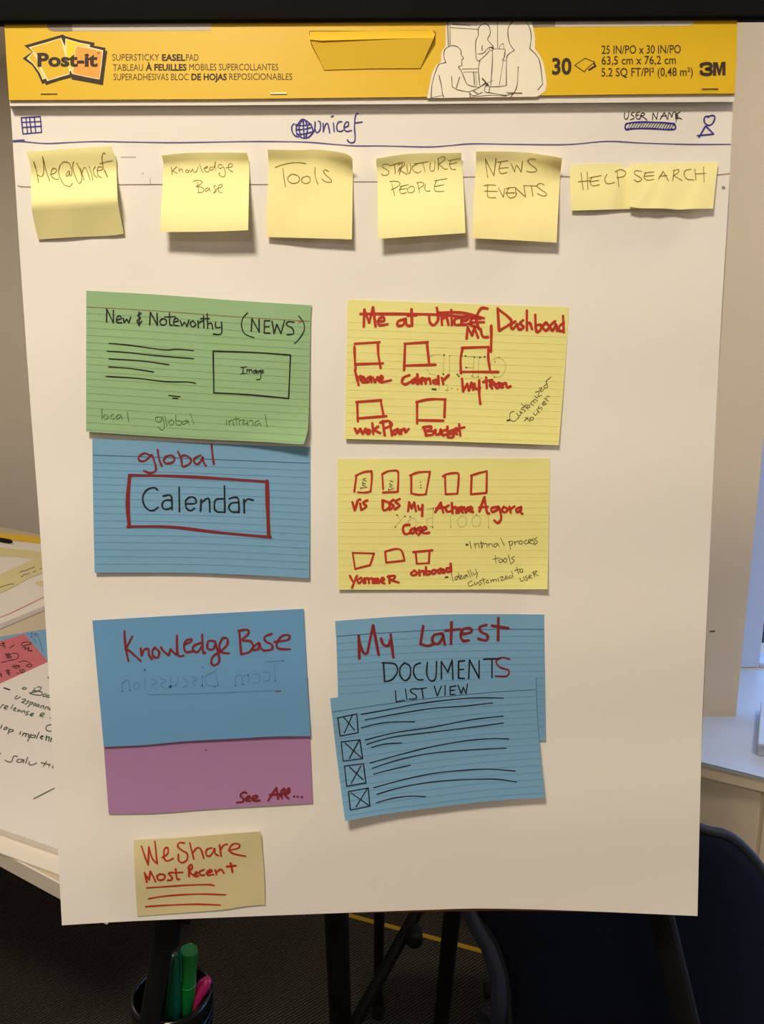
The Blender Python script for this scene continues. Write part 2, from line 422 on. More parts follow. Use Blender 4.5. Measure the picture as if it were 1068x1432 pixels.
# window bay right of the pier
for a, b in (((0.853, 2.05, 0), (3.0, 2.25, 0.62)), ((0.853, 2.05, 2.35), (3.0, 2.25, 2.7)), ((0.853, 2.05, 0.62), (0.93, 2.25, 2.35)), ((2.75, 2.05, 0.62), (3.0, 2.25, 2.35))):
    structure('wall_window', a, b, M['wall'])
structure('wall_right', (3.0, -3.2, 0), (3.2, 0.3, 2.7), M['wall'])
structure('wall_right', (3.0, 0.3, 0), (3.2, 2.25, 0.62), M['wall'])
structure('wall_right', (3.0, 0.3, 2.35), (3.2, 2.25, 2.7), M['wall'])
def window(name, along, a0, a1, off, z0, z1):
    e = bpy.data.objects.new(name, None); COL.objects.link(e); e['kind'] = 'structure'
    loc = Vector((a0, off, z0)) if along == 'x' else Vector((off, a0, z0)); e.location = loc; e['wo'] = list(loc)
    def bxx(nm, p0, p1, za, zb, d0, d1, m):
        A, B = ((p0, off + d0, za), (p1, off + d1, zb)) if along == 'x' else ((off + d0, p0, za), (off + d1, p1, zb))
        v, f = mesh_box(A, B); o = obj(nm, v, f, m, e)
        if m is not M['glass']: bevelled(o, 0.004)
        return o
    bxx('frame', a0, a0 + 0.06, z0, z1, -0.02, 0.06, M['white']); bxx('frame', a1 - 0.06, a1, z0, z1, -0.02, 0.06, M['white'])
    bxx('frame', a0 + 0.06, a1 - 0.06, z0, z0 + 0.015, -0.02, 0.06, M['white']); bxx('frame', a0 + 0.06, a1 - 0.06, z1 - 0.07, z1, -0.02, 0.06, M['white'])
    mid = (a0 + a1) / 2
    bxx('mullion', mid - 0.025, mid + 0.025, z0 + 0.015, z1 - 0.07, 0.0, 0.05, M['white'])
    bxx('pane', a0 + 0.06, mid - 0.025, z0 + 0.015, z1 - 0.07, 0.022, 0.028, M['glass'])
    bxx('pane', mid + 0.025, a1 - 0.06, z0 + 0.015, z1 - 0.07, 0.022, 0.028, M['glass'])
window('window_1', 'x', 0.985, 2.75, 2.08, 0.62, 2.35)
window('window_added', 'y', 0.3, 2.05, 3.08, 0.62, 2.35)  # unseen window, added to bring bluish daylight onto sill and casing
structure('trim_1', (0.93, 2.045, 0.62), (0.985, 2.10, 2.35), M['white'])
# sill shelf running under the pier face
b1 = DEEP(980, 1065, 1.548).x
V, Fc = slab([(0.40, 1.60), (0.686, 1.555), (0.80, 1.490), (1.0, 1.395), (1.4, 1.395), (1.4, 2.05), (0.40, 2.05)],
             lambda x, y: Vector((x, y, 0.62)), lambda x, y: Vector((x, y, 0.6135)))
sill = obj('window_sill', V, Fc, M['white']); sill['kind'] = 'structure'; sill.name = 'trim_2'
bevelled(sill, 0.002)
V, Fc = slab([(0.40, 1.601), (0.686, 1.557), (0.80, 1.492), (1.0, 1.397), (1.4, 1.397), (1.4, 2.05), (0.40, 2.05)],
             lambda x, y: Vector((x, y, 0.6133)), lambda x, y: Vector((x, y, 0.588)))
fas = obj('sill_fascia', V, Fc, M['panel']); fas['kind'] = 'structure'; fas.name = 'trim_3'; bevelled(fas, 0.002)
V, Fc = slab([(0.42, 1.625), (0.69, 1.58), (0.80, 1.512), (1.0, 1.415), (1.38, 1.415), (1.38, 2.05), (0.42, 2.05)],
             lambda x, y: Vector((x, y, 0.585)), lambda x, y: Vector((x, y, 0.0)))
box = obj('wall_sill_box', V, Fc, M['panel']); box['kind'] = 'structure'; box.name = 'wall_low'
def boxpanel(p, q, z0, z1):
    p, q = Vector(p + (0,)), Vector(q + (0,)); d = (q - p); n = Vector((d.y, -d.x, 0)).normalized()
    v, f = frame_box(p + n * 0.0005 + Vector((0, 0, z0)), d, n * 0.008, Vector((0, 0, z1 - z0)))
    bevelled(obj('panel', v, f, M['panel'], box), 0.002)
boxpanel((0.425, 1.624), (0.687, 1.580), 0.03, 0.580)
boxpanel((0.692, 1.578), (0.800, 1.512), 0.03, 0.580)
boxpanel((0.806, 1.509), (1.0, 1.415), 0.03, 0.580)
# small staple left in the pier
p = DEEP(996, 883, 1.769)
v, f = tube([p + Vector((-0.006, 0, 0)), p + Vector((0.006, 0, 0.0005))], 0.0012, 6)
tag(obj('wall_staple', v, f, M['blackmatt']), 'tiny dark staple stuck in the tan wall beside the window', 'staple')
# dark building outside, low, beyond the glass
structure('wall_outside', (0.95, 3.99 - 1.2, -0.5), (6.5, 4.8 - 1.2 + 0.3, 0.90), M['ext'])
# ceiling lights; the one beside the window is added fill
for i, (x, y, z, p) in enumerate(LAMPS):
    t = thing('ceiling_light', ['square ceiling light above the easel', 'square ceiling light nearest the room end behind the photographer',
              'square ceiling light above the long table', 'added square ceiling fill light beside the window'][i], 'ceiling light', (x, y, 2.7))
    v, f = merge(mesh_box((x - 0.20, y - 0.20, 2.66), (x + 0.20, y - 0.17, 2.70)), mesh_box((x - 0.20, y + 0.17, 2.66), (x + 0.20, y + 0.20, 2.70)),
                 mesh_box((x - 0.20, y - 0.17, 2.66), (x - 0.17, y + 0.17, 2.70)), mesh_box((x + 0.17, y - 0.17, 2.66), (x + 0.20, y + 0.17, 2.70)))
    obj('frame', v, f, M['white'], t)
    v, f = mesh_box((x - 0.17, y - 0.17, 2.675), (x + 0.17, y + 0.17, 2.699)); obj('diffuser', v, f, M['lampd'], t)
# floor tape
a, b = LEVEL(440, 1270, 0.0), LEVEL(682, 1335.5, 0.0); d = (b - a).normalized(); n = Vector((-d.y, d.x, 0))
v, f = frame_box(a + Vector((0, 0, 0.0003)), d * (b - a).length, n * 0.014, Vector((0, 0, 0.0006)))
tag(obj('floor_tape', v, f, M['tape']), 'narrow yellow tape line stuck across the dark carpet behind the easel', 'tape')

# ================================================================== THE EASEL
top_l, top_r = PAD(-150, 33.6, 0.012), PAD(1215, 25.8, 0.012)
hub = PAD(575, 40, -0.05)
easel = thing('flipchart_easel', 'black tripod flipchart easel with a broad top bar holding the pad', 'easel', (hub.x, hub.y + 0.2, 0))
ex = (top_r - top_l); up = Vector((0, 0, 1)); up = (up - PN * up.dot(PN)); up = (up - ex.normalized() * up.dot(ex.normalized())).normalized()
front = -PN
v, f = frame_box(top_l - front * 0.002, ex, up * 0.075, front * 0.0045)
bevelled(obj('top_bar', v, f, M['black'], easel), 0.002, 3)
v, f = frame_box(top_l - front * 0.045 + up * 0.016, ex, up * 0.05, front * 0.028); bevelled(obj('back_rail', v, f, M['black'], easel), 0.004, 2)
for k_ in (0.06, 0.94):
    v, f = frame_box(top_l + ex * (k_ - 0.01) - front * 0.018 + up * 0.03, ex * 0.02, up * 0.03, front * 0.0165); obj('clamp_spacer', v, f, M['blackmatt'], easel)
v, f = frame_box(top_l - front * 0.0018 - up * 0.0004, ex, up * 0.012, front * 0.002)
bevelled(obj('clamp_strip', v, f, M['blackmatt'], easel), 0.001)
v, f = tube([hub - front * 0.02 + up * 0.03, hub - front * 0.02 - up * 0.06], 0.035, 18)
obj('hub', v, f, M['blackmatt'], easel)
def to_floor(p, q, z=0.0): return p + (q - p) * ((z - p.z) / (q.z - p.z))
def leg(p, q, r, foot=True, seg=16):
    e = to_floor(p, q, 0.03)
    v, f = tube([p, e], r, seg); o = obj('leg', v, f, M['blackmatt'], easel)
    if foot:
        d = (e - p).normalized(); v, f = lathe(to_floor(p, q, 0.0), (0, 0, 1), [(0, 0), (r * 1.5, 0), (r * 1.5, 0.02), (r * 1.15, 0.05), (r, 0.055)], 20)
        obj('rubber_foot', v, f, M['rubber'], o)
    return o
a, b = PAD(233, 1290, -0.045), PAD(208.5, 1432, -0.045)
lg = leg(a + (a - b) * 8.2, b, 0.0112); leftleg = (a, b)
q0, q1 = PAD(237, 1270, -0.045), PAD(231, 1319, -0.045)
v, f = tube([q0 + (q0 - q1) * 8, q1, q1 + (q1 - q0) * 0.05], [0.0146, 0.0146, 0.0125], 16); obj('sleeve', v, f, M['blackmatt'], lg)
a2, b2 = PAD(925, 1282, -0.045), PAD(961, 1432, -0.045)
leg(a2 + (a2 - b2) * 7.6, b2, 0.0135)
v, f = tube([a + Vector((0.028, 0, 0.012)), a + Vector((0.0, 0, 0.018)), a + Vector((-0.016, 0, 0.018))], 0.012, 14)
obj('leg_clamp', v, f, M['blackmatt'], easel)
# rear struts seen under the sheet
cr_l, cr_r = DEEP(452, 1080, 0.98), DEEP(700, 1080, 0.98)
cross_a, cross_b = DEEP(440, 1080, 0.98), DEEP(660, 1080, 0.98)
v, f = tube([cross_a, cross_b], 0.014, 12); obj('cross_tube', v, f, M['blackmatt'], easel)
v, f = tube([(cross_a + cross_b) / 2, hub - front * 0.02 - up * 0.03], 0.014, 12); obj('spine_tube', v, f, M['blackmatt'], easel)
leg(DEEP(463, 1080, 0.98), DEEP(476, 1432, 1.20), 0.0195)
leg(DEEP(652, 1080, 0.98), DEEP(616.5, 1432, 1.22), 0.0140)
ft = LEVEL(528.5, 1420, 0.0)
v, f = tube([DEEP(533, 1080, 0.98), ft + Vector((0, 0, 0.03))], 0.0098, 12); o = obj('centre_post', v, f, M['blackmatt'], easel)
v, f = lathe(ft, (0, 0, 1), [(0, 0), (0.014, 0), (0.015, 0.02), (0.0125, 0.05), (0.0098, 0.06)], 18); obj('rubber_foot', v, f, M['rubber'], o)
pA, pB = DEEP(590, 1262, 1.32), DEEP(484, 1452, 1.22)
v, f = tube([pA, pB], 0.0115, 12); o = obj('brace', v, f, M['blackmatt'], easel)
k = DEEP(579, 1311, 1.28); v, f = lathe(k + Vector((0, 0.02, 0)), (0, -1, 0), [(0, 0), (0.014, 0), (0.016, 0.005), (0.016, 0.03), (0.012, 0.035), (0, 0.035)], 18)
obj('knob', v, f, M['blackmatt'], o)

# ================================================================== THE PAD
pad0 = PAD(530, 1290, 0)
pad = thing('easel_pad', 'big white flip pad with a yellow printed header, hung on the black easel', 'flip pad', (pad0.x, pad0.y, pad0.z))
# backing board and the sheets under the top one
v, f = slab([(10, -30), (1026, -34), (971, 1277), (700, 1273.5), (300, 1280), (92, 1287)], lambda x, y: PAD(x, y, -0.0085), lambda x, y: PAD(x, y, -0.0125))
obj('backing_board', v, f, M['kraft'], pad)
v, f = slab([(12, -20), (1024, -24), (1019, 300), (1000, 590), (981, 1000), (970, 1275), (680, 1269), (300, 1283), (94, 1290), (60, 760), (30, 360)],
            lambda x, y: PAD(x, y, -0.0042), lambda x, y: PAD(x, y, -0.0083))
obj('sheet_stack', v, f, M['paper2'], pad)
SH = Patch([(13, 120), (1026, 112)], [(1026, 112), (1021.5, 215), (1017, 300), (1008.5, 440), (1000, 600), (991, 800), (982, 1000), (978, 1150), (975, 1281)],
           [(86.5, 1294), (200, 1287.5), (430, 1278.5), (600, 1272.3), (680, 1270.5), (800, 1273.5), (975, 1281)],
           [(13, 120), (20, 235), (28, 360), (42, 560), (57, 760), (71, 1000), (79, 1150), (86.5, 1294)], lambda u, v: 0.0)
v, f = SH.mesh(48, 0.00025, 72); sheet = obj('top_sheet', v, f, M['paper'], pad, smooth=True)
# white folded band under the yellow header
BAND = [(13, 128), (1027, 120), (1026.5, 140), (1024.5, 142.3), (700, 144.5), (300, 147.3), (14, 148)]
v, f = slab(BAND, lambda x, y: PAD(x, y, 0.0072), lambda x, y: PAD(x, y, 0.0010)); bevelled(obj('white_band', v, f, M['band'], pad), 0.0006)
HDR = [(5.5, 20), (1031, 14), (1029.5, 80), (1027, 130.5), (900, 131.5), (600, 135.3), (300, 138.5), (13, 139.7), (9, 85)]
hp = lambda x, y, e=0.0: PAD(x, y, 0.0095 + e)
v, f = slab(HDR, hp, lambda x, y: PAD(x, y, 0.0073)); hdr = obj('header_card', v, f, M['header'], pad); bevelled(hdr, 0.0004, 1)
def e1(x, y): return hp(x, y, 0.00015)
def e2(x, y): return hp(x, y, 0.00025)
def e3(x, y): return hp(x, y, 0.00035)
def e4(x, y): return hp(x, y, 0.00045)
zz = lambda z, s: [conv(z, *map(float, t.split(','))) for t in s.split()]
poly('carry_slot', [(64, 26), (297, 25), (294.5, 42.5), (75, 43.6), (67, 41)], M['cutout'], e1, hdr)
poly('carry_slot', [(742, 22), (974, 21), (968, 34.5), (961, 36.2), (745, 38)], M['cutout'], e1, hdr)
poly('slot_grey_card', [(742, 22), (776, 22), (776, 37), (745, 38)], M['cutgrey'], e2, hdr)  # grey piece at the left end of each carry slot
poly('slot_grey_card', [(64, 26), (101, 26), (101, 43.4), (75, 43.6), (67, 41)], M['cutgrey'], e2, hdr)
# die-cut handle flap: hinged fold on top, tongue leaning out at the top
def fl(x, y): t = (y - 44) / 53; return PAD(x, y, 0.0102 + 0.0045 * (1 - t))
v, f = slab([(433, 55.5), (450, 57), (500, 55.5), (560, 54), (606.5, 53.5), (587.5, 95.4), (520, 95.8), (453.4, 97.9)], fl, hp); obj('handle_flap', v, f, M['flap'], hdr)
def fl2(x, y): t = (y - 42) / 14; return PAD(x, y, 0.0100 + 0.0048 * max(0, min(1, t)))
v, f = slab([(432.7, 50), (436, 44.5), (604.6, 42), (608, 48), (606.5, 53.4), (560, 53.9), (500, 55.4), (450, 56.9), (433, 55.4)], fl2, hp); obj('handle_fold', v, f, M['flap'], hdr)
ink('handle_crease', [('Z2', 0.8, '92,135 92,125 120,122 350,122 560,119 580,128 585,142 527,268 / 340,270 150,276 / 92,138')], M['printl'], e1, hdr)
# logo: dark cut-paper shape with lighter sheets on it
poly('logo_outline', zz('R', '105,180 300,125 518,62 545,80 690,120 855,150 850,182 972,205 970,235 992,240 970,400 945,603 780,572 612,542 610,522 480,555 338,602 325,578 298,592 250,480 190,390 88,318 192,250'), M['print'], e1, hdr)
poly('logo_sheet', zz('R', '152,200 330,150 500,98 540,190 545,105 680,145 812,172 800,195 948,232 930,400 910,543 760,515 612,482 605,452 592,455 588,488 480,520 350,560 335,530 302,545 270,470 200,375 130,318 200,250'), M['cream'], e2, hdr)
poly('logo_sheet', zz('R', '175,205 330,160 492,108 520,200 540,285 575,400 585,475 480,505 360,545 300,430 255,300'), M['header'], e3, hdr)
poly('logo_sheet', zz('R', '150,315 200,262 225,300 270,420 320,530 308,530 275,460 210,372'), M['header'], e3, hdr)
poly('logo_sheet', zz('R', '555,118 680,155 790,180 770,192 650,180 645,240 625,400 600,440 585,380 555,270'), M['lyellow'], e3, hdr)
poly('logo_sheet', zz('R', '658,190 800,212 938,245 920,400 905,533 760,505 625,475 640,330'), M['orange'], e3, hdr)
v, f = merge(text_vf('Post-it', 52.3, 136.5, 92.4, 18.6, 0.040, 0, e4)); obj('logo_lettering', v, f, M['print'], hdr)
ink('trademark_dot', [('R', 3.2, '898,260 900,262')], mat('brown_dot', (190, 110, 50)), e4, hdr)
for (t_, x0_, x1_, yb_) in (('SUPERSTICKY', 157, 222.5, 84.6), ('PAD', 260, 277.5, 84.8), ('TABLEAU', 158, 200, 98.8), ('MOBILES SUPERCOLLANTES', 264.5, 389, 98.2),
                            ('SUPERADHESIVAS BLOC', 158.6, 263.5, 112), ('REPOSICIONABLES', 320.5, 408.6, 111.6)):
    vf = text_vf(t_, x0_, x1_, yb_, 9, 0.0, 0, e1); obj('printed_lettering', vf[0], vf[1], M['printl'], hdr)
for (t_, x0_, x1_, yb_, c_) in (('EASEL', 226.5, 258.8, 84.7, 9), ('À FEUILLES', 203.5, 260.8, 98.4, 9), ('DE HOJAS', 267.5, 317, 111.8, 9), ('30', 771.8, 799, 103.6, 22.6)):
    vf = text_vf(t_, x0_, x1_, yb_, c_, 0.030, 0, e1); obj('bold_lettering', vf[0], vf[1], M['print'], hdr)
for (t_, x0_, x1_, yb_) in (('25 IN/PO x 30 IN/PO', 841, 951.8, 75.2), ('63,5 cm x 76,2 cm', 841, 944.8, 90.2), ('5.2 SQ FT/PI² (0,48 m²)', 840.6, 968.6, 106.8)):
    vf = text_vf(t_, x0_, x1_, yb_, 11.6, 0.008, -0.9, e1); obj('size_lettering', vf[0], vf[1], M['print'], hdr)
poly('maker_lettering', zz('Z3', '836,345 836,283 857,283 865,316 874,282 893,281 893,343 878,343 878,304 869,343 860,343 850,306 850,345'), M['print'], e1, hdr)
ink('maker_lettering', [('Z3', 4.6, '783,302 784,294 806,289 824,292 827,303 820,311 806,314;806,314 824,318 828,328 822,337 805,339 786,335 782,326')], M['print'], e2, hdr, vary=0)
ink('sheet_symbol', [('Z3', 1.1, '207,297 / 253,265 / 298,283 / 270,305 250,327 / 207,297'), ('Z3', 2.6, '272,318 288,308 / 301,301 / 295,290')], M['print'], e1, hdr)
# printed drawing of three people at work
poly('drawing_ground', zz('S', '198,-20 915,-20 905,60 925,120 938,200 935,285 975,340 1005,400 1025,500 1035,580 1020,640 960,680 945,684 40,695 60,600 85,480 120,420 155,395 160,320 195,262'), M['illus'], e2, hdr)
ink('drawing_lines', [('S', 1.05, '75,690 85,570 130,430 160,408 197,402 / 182,350 190,292 240,262 290,268 322,300 325,335 342,362 328,385 332,425 / 303,436 325,470 350,530 375,580 420,598 470,605;140,505 160,590 170,660 182,686;245,515 250,600 / 285,622 340,637 395,645 / 400,688;312,520 285,612;400,640 440,625 480,605 522,570;400,660 430,675 500,648;430,640 460,655;480,385 450,370 445,230 465,180 470,110 515,78 555,100 565,160 545,210 585,260 590,290;480,385 468,450 475,560 482,598;465,330 510,320 555,275 590,285;498,260 498,300;480,380 520,345 558,305;585,300 582,420 570,590;765,300 725,235 712,130 740,70 765,50;858,52 895,120 905,200 893,285 / 950,340 980,410 1000,580 / 960,628;765,300 / 710,340 700,400 700,590;797,435 790,580 770,640 / 735,688;700,590 640,600 562,600 / 555,650 / 640,665 700,672 760,658;562,600 530,590 520,640 555,652;522,570 540,600'),
                      ('S', 0.7, '590,285 / 690,290 / 640,590;626,40 627,280;690,300 685,350 665,380 690,385;208,60 215,265;217,60 224,265;235,110 465,125;240,75 460,95;230,60 236,265;330,455 465,452;345,480 465,478;430,480 440,592;445,480 455,592;425,480 432,585;75,692 165,674;400,688 560,672 700,680;640,285 650,255 675,242 / 680,285;250,85 400,96;485,600 590,548;555,285 570,270 588,280 575,300 555,290'),
                      ('S', 2.2, '502,535 548,588')], M['print'], e3, hdr, vary=0.2, joined=True)
for x, y in ((68.5, 130.6), (389.5, 130.8), (992.5, 124.2)):
    v, f = tube([PAD(x - 11, y + 0.8, 0.0094), PAD(x - 11, y, 0.0103), PAD(x + 11, y - 0.2, 0.0103), PAD(x + 11, y + 0.6, 0.0094)], 0.00042, 6); obj('staple', v, f, M['staple'], pad)
v, f = tube([PAD(708.5, 128, 0.0094), PAD(709, 129.6, 0.0103), PAD(729.5, 129.8, 0.0103), PAD(730, 128, 0.0094)], 0.00035, 6); obj('staple', v, f, M['staple'], pad)
# drawing on the top sheet
sp = lambda x, y: SH.at(x, y, 0.0004)
ink('blue_rule', [('PX', 1.5, '18,197.3 34,198 64,200.5 100,199 135,197.8 189,198.6 249,199.3 340,197.8 385,197.8 430,198.7 466,201.7 496,203.8 535,203.9 598,205.3 628,203.5 660,200.9 720,201.7 792,202 848,197.5 896,199.8 960,201.7 1021,201.7'), ('PX', 3.2, '19,197.3 33,196.3')], M['ink_line'], sp, sheet, 'violet-blue pen line under the site title')
ink('grid_icon', [('AA', 1.7, '88,73 / 167,68 / 172,133 / 95,140 / 88,73;107,72 114,137;122,70 130,136;142,70 148,134;90,92 170,88;92,113 172,108')], M['ink_blue'], sp, sheet)
ink('title_drawing', [('P', 1.9, '95,205 70,240 75,300 105,350 150,370;130,230 125,300 160,355 220,385 290,365 330,310 325,250 295,205 240,160 200,150 165,180 135,230;205,155 175,200 160,270 185,350;215,160 215,250 225,375;235,160 262,230 262,300 245,375;115,215 200,228 310,210;125,280 220,272 320,250;130,335 230,330 345,300;285,370 330,320 355,270 360,182;355,270 380,315 415,290 428,240 422,185 400,172;460,200 463,302;465,295 485,225 515,200 530,250 540,318;588,195 597,302;690,178 650,185 628,240 640,290 680,300 708,285;722,250 770,232 775,190 745,185 722,230 727,280 760,300 812,287;895,80 878,78 858,130 850,250 858,360 850,425 815,442 780,430 760,405;862,195 945,182;560,118 586,108')], M['ink_blue'], sp, sheet)
ink('user_name_lettering', [('Q', 1.15, '95,88 90,130 108,155 130,130 135,78;188,85 165,92 160,108 180,120 185,145 150,158;240,82 215,92 205,118 215,150 240,150;205,118 235,110;245,155 262,95 290,95 285,115 255,122 290,140 318,165;370,160 378,92 / 412,155 / 425,85;448,155 490,85 / 515,150;455,125 512,118;525,155 532,95 550,100 560,132 575,92 598,85 602,150;612,90 605,180;645,80 612,108 628,125 612,150 640,142 662,155'),
                            ('Q', 1.1, ';'.join('%d,245 %d,192' % (x, x + 34) for x in range(125, 560, 27)))], M['ink_black'], sp, sheet)
ink('user_icon', [('Q', 2.3, '108,200 180,186 300,182 450,187 585,198 / 602,235 580,255 480,255 350,247 200,247 110,257 / 98,238 108,200'),
                  ('Q', 2.1, '925,125 895,130 885,165 900,200 935,215 970,195 990,150 985,122 950,118 925,135;897,225 835,333;905,225 980,302 / 818,318')], M['ink_blue'], sp, sheet)
ink('fine_rule', [('PX', 0.95, '25,259.5 32,261 60,261.3;150,258.4 200,257.9 240,257.8;335,257.8 390,258;480,254.2 540,254;640,247.5 680,247;770,247 815,247;990,246 1020,242.6'),
                  ('PX', 0.6, '169,219.5 190,219.5;210,249 210,258')], M['ink_mauve'], sp, sheet, joined=True)
ink('smudge', [('PX', 4, '1011,262 1012,262.5'), ('PX', 1.2, '199,242 200,242.5')], M['cutgrey'], sp, sheet)

# ================================================================== NOTES AND CARDS ON THE SHEET
sm = lambda t: (lambda q: q * q * (3 - 2 * q))(max(0.0, min(1.0, t)))
def note(name, label, cat, m, edges, h, group=None, n=22):
    P = Patch(*edges, h); v, f = P.mesh(n); o = obj(name, v, f, m, smooth=True); tag(o, label, cat, group)
    for p in o.data.polygons[2 * n * n:]: p.use_smooth = False
    return o, (lambda x, y: P.at(x, y, 0.00035)), P
G1 = 'square sticky notes in the top row'
def hst(lift, v0=0.17, top=0.0055, cr_=0.0, mid=None, side=0.0):
    def h(u, v):
        a = 0.0007 + top * (1 - sm(v / v0)) ** 1.5 * (0.6 + 0.4 * abs(2 * u - 1)) + lift * sm((v - v0) / (1 - v0)) ** 0.9
        if cr_: a += cr_ * sm((u - 0.45) / 0.55) * (1 - sm(v / 0.28))
        return a + side * v * (u - 0.5) + 0.0004 * math.sin(u * 7 + v * 4)
    return h
def h_me(u, v):
    a = 0.0012 + 0.0065 * (1 - sm(v / 0.34)) + 0.0130 * sm((v - 0.22) / 0.42)
    return a - 0.0115 * max(0.0, (v - 0.615) / 0.385) ** 0.95 + 0.0005 * math.sin(u * 9 + v * 5) * v
o, mp, _ = note('sticky_note', 'yellow sticky note folded across its middle, leftmost under the grid icon, lettered Me@...', 'sticky note', M['sticky'],
    ([(36, 212.5), (90, 208.5), (155.7, 204)], [(155.7, 204), (162, 225), (163.4, 257), (165.2, 285.5), (173, 327)], [(53.2, 335), (100, 331.9), (150.8, 329.7), (173, 327)],
     [(36, 212.5), (42.7, 232), (43.3, 267), (45.4, 299.5), (53.2, 335)]), h_me, G1)
ink('handwriting', [('A', 0.95, '122,255 145,330 170,465;155,385 190,405 212,390 222,330 210,205 / 240,330 282,452;285,382 330,370 350,340 320,320 298,350 300,400 330,428 370,432;480,350 462,355 448,380 447,402 465,395 480,358 483,395 500,385 500,330 470,270 425,258 385,290 370,350 385,420 420,480 465,502 490,495 507,470;520,255 508,300 530,390 570,470 600,440 590,360 550,268;585,320 622,438;600,375 625,315 650,340 685,440;670,300 695,370 712,442;735,305 715,340 725,390 755,415;752,345 800,338 800,312 765,310 755,350 765,400 800,415;835,180 815,170 800,220 815,320 857,412;780,275 850,255 905,248'),
                    ('A', 1.5, '122,258 140,320;210,208 226,268;830,345 855,408')], M['ink_thin'], mp, o)
o, mp, _ = note('sticky_note', 'yellow sticky note reading Knowledge Base, its foot lifted off the sheet', 'sticky note', M['sticky'],
    ([(225.5, 217.5), (259, 213.8), (298.6, 213), (345, 213.5)], [(345, 213.5), (348.5, 231), (347.8, 270.5), (346.9, 322)], [(224, 324.3), (285.5, 324), (346.9, 322)],
     [(225.5, 217.5), (228.3, 231), (226.6, 270.5), (224, 324.3)]), hst(0.017, side=0.003), G1)
ink('handwriting', [('B', 0.8, '148,215 158,300;207,215 160,255 / 210,285;228,225 232,275;232,255 260,238 270,275;315,245 300,262 315,278 335,262 318,245;340,245 355,270 375,240 / 390,270 415,265 435,215;452,190 468,240 490,275;495,232 530,225 535,210 510,222 505,255 530,270 550,262;590,215 560,225 555,245 580,250 605,220 620,160 / 612,200 625,250;692,195 660,190 645,215 670,235 700,215 722,260 720,310 690,322 655,295 670,278;730,225 790,215 800,190 775,180 755,205 765,245 805,270;385,370 430,358 478,372 460,400 410,425;428,375 440,485;415,425 465,430 497,455 480,485 430,492;540,438 510,455 515,475 545,460 552,440 560,478;625,415 600,425 615,450 625,480 600,495;600,492 635,450 685,430 690,408 660,408 650,440 655,480 690,490')], M['ink_thin'], mp, o)
o, mp, _ = note('sticky_note', 'yellow sticky note reading Tools, with a curled top right corner', 'sticky note', M['sticky2'],
    ([(374, 209), (405, 209.5), (421, 209.8), (438, 208.6), (470, 212), (485, 215.6), (492.6, 221)], [(492.6, 221), (493.3, 240), (493, 265.5), (491.9, 334.7)], [(373, 331.5), (430, 333), (491.9, 334.7)],
     [(374, 209), (375, 239.3), (373.5, 290), (373, 331.5)]), hst(0.007, cr_=0.008, side=0.004), G1)
ink('handwriting', [('C', 0.95, '150,260 230,230 320,212 400,208 478,218;233,268 242,360 260,470;375,340 330,332 290,360 290,405 340,430 395,415 410,375 380,342 350,333;490,352 440,370 435,410 475,432 520,410 520,370 490,352;576,258 573,330 590,400 608,440;720,305 690,285 665,297 680,330 740,385 750,412 720,418 670,405 650,380')], M['ink_thin'], mp, o)
o, mp, _ = note('sticky_note', 'yellow sticky note reading STRUCTURE PEOPLE', 'sticky note', M['sticky'],
    ([(525.5, 221.8), (559, 216.3), (585.5, 214.2), (615, 213.8), (644.8, 213.5)], [(644.8, 213.5), (647, 244), (649, 285), (650.6, 325.9)], [(528.5, 334), (585.5, 330.2), (650.6, 325.9)],
     [(525.5, 221.8), (528, 257.4), (528.5, 300), (528.5, 334)]), hst(0.012, side=-0.002), G1)
ink('handwriting', [('D', 0.85, '182,190 130,187 110,215 150,240 180,265 165,300 115,305 98,282;185,205 300,170;240,185 247,290;275,270 300,220;280,195 330,165 345,195 290,245 / 375,297;290,300 322,175;372,190 378,270 398,285 415,230 405,175;485,185 430,215 445,260 490,280 522,262;450,182 600,160;540,165 567,270;622,165 618,240 640,262 665,240 672,155;705,245 705,125;700,130 760,108 780,135 712,185 / 770,235 805,238;815,150 880,138 940,128;842,145 825,190 848,240 892,242;828,187 905,168;190,372 260,368 300,395 265,430 205,460;210,395 230,470 243,525;300,425 390,405;322,418 295,460 315,500 365,490;290,457 370,445;420,420 380,450 385,485 420,492 450,470 445,430 415,420;485,385 508,490;475,385 530,380 555,405 500,450;572,400 562,445 585,475 622,470;665,365 800,340;690,355 665,430 680,475 765,475;670,425 765,405')], M['ink_thin'], mp, o)
o, mp, _ = note('sticky_note', 'yellow sticky note reading NEWS EVENTS', 'sticky note', M['sticky2'],
    ([(665.5, 211.8), (701, 211.6), (733.6, 213), (766.4, 217.5), (785.8, 221)], [(785.8, 221), (782.8, 251), (780, 300), (778, 339.4)], [(660, 333), (720.5, 336), (778, 339.4)],
     [(665.5, 211.8), (664.5, 245), (662, 290), (660, 333)]), hst(0.009, cr_=0.007), G1)
ink('handwriting', [('E', 1.0, '178,130 190,230 205,330;180,130 270,310 / 292,122;310,165 420,150;345,160 325,240 345,285 410,275;330,230 422,222;455,180 490,270 / 512,200 560,270 / 575,155;720,140 660,130 632,155 660,190 720,235 720,262 670,272 622,262;162,415 220,408 290,412;205,415 200,500 215,540 290,545;170,475 305,475;318,440 372,540 / 385,445;400,450 435,438 495,435;432,440 405,500 440,545 490,535 515,500;395,495 490,492;507,515 500,440 / 607,535 / 590,412;590,415 735,420;670,425 687,532;805,408 765,392 730,415 760,450 820,490 830,518 790,525 735,500')], M['ink_thin'], mp, o)
G2 = 'folded half-height sticky notes'
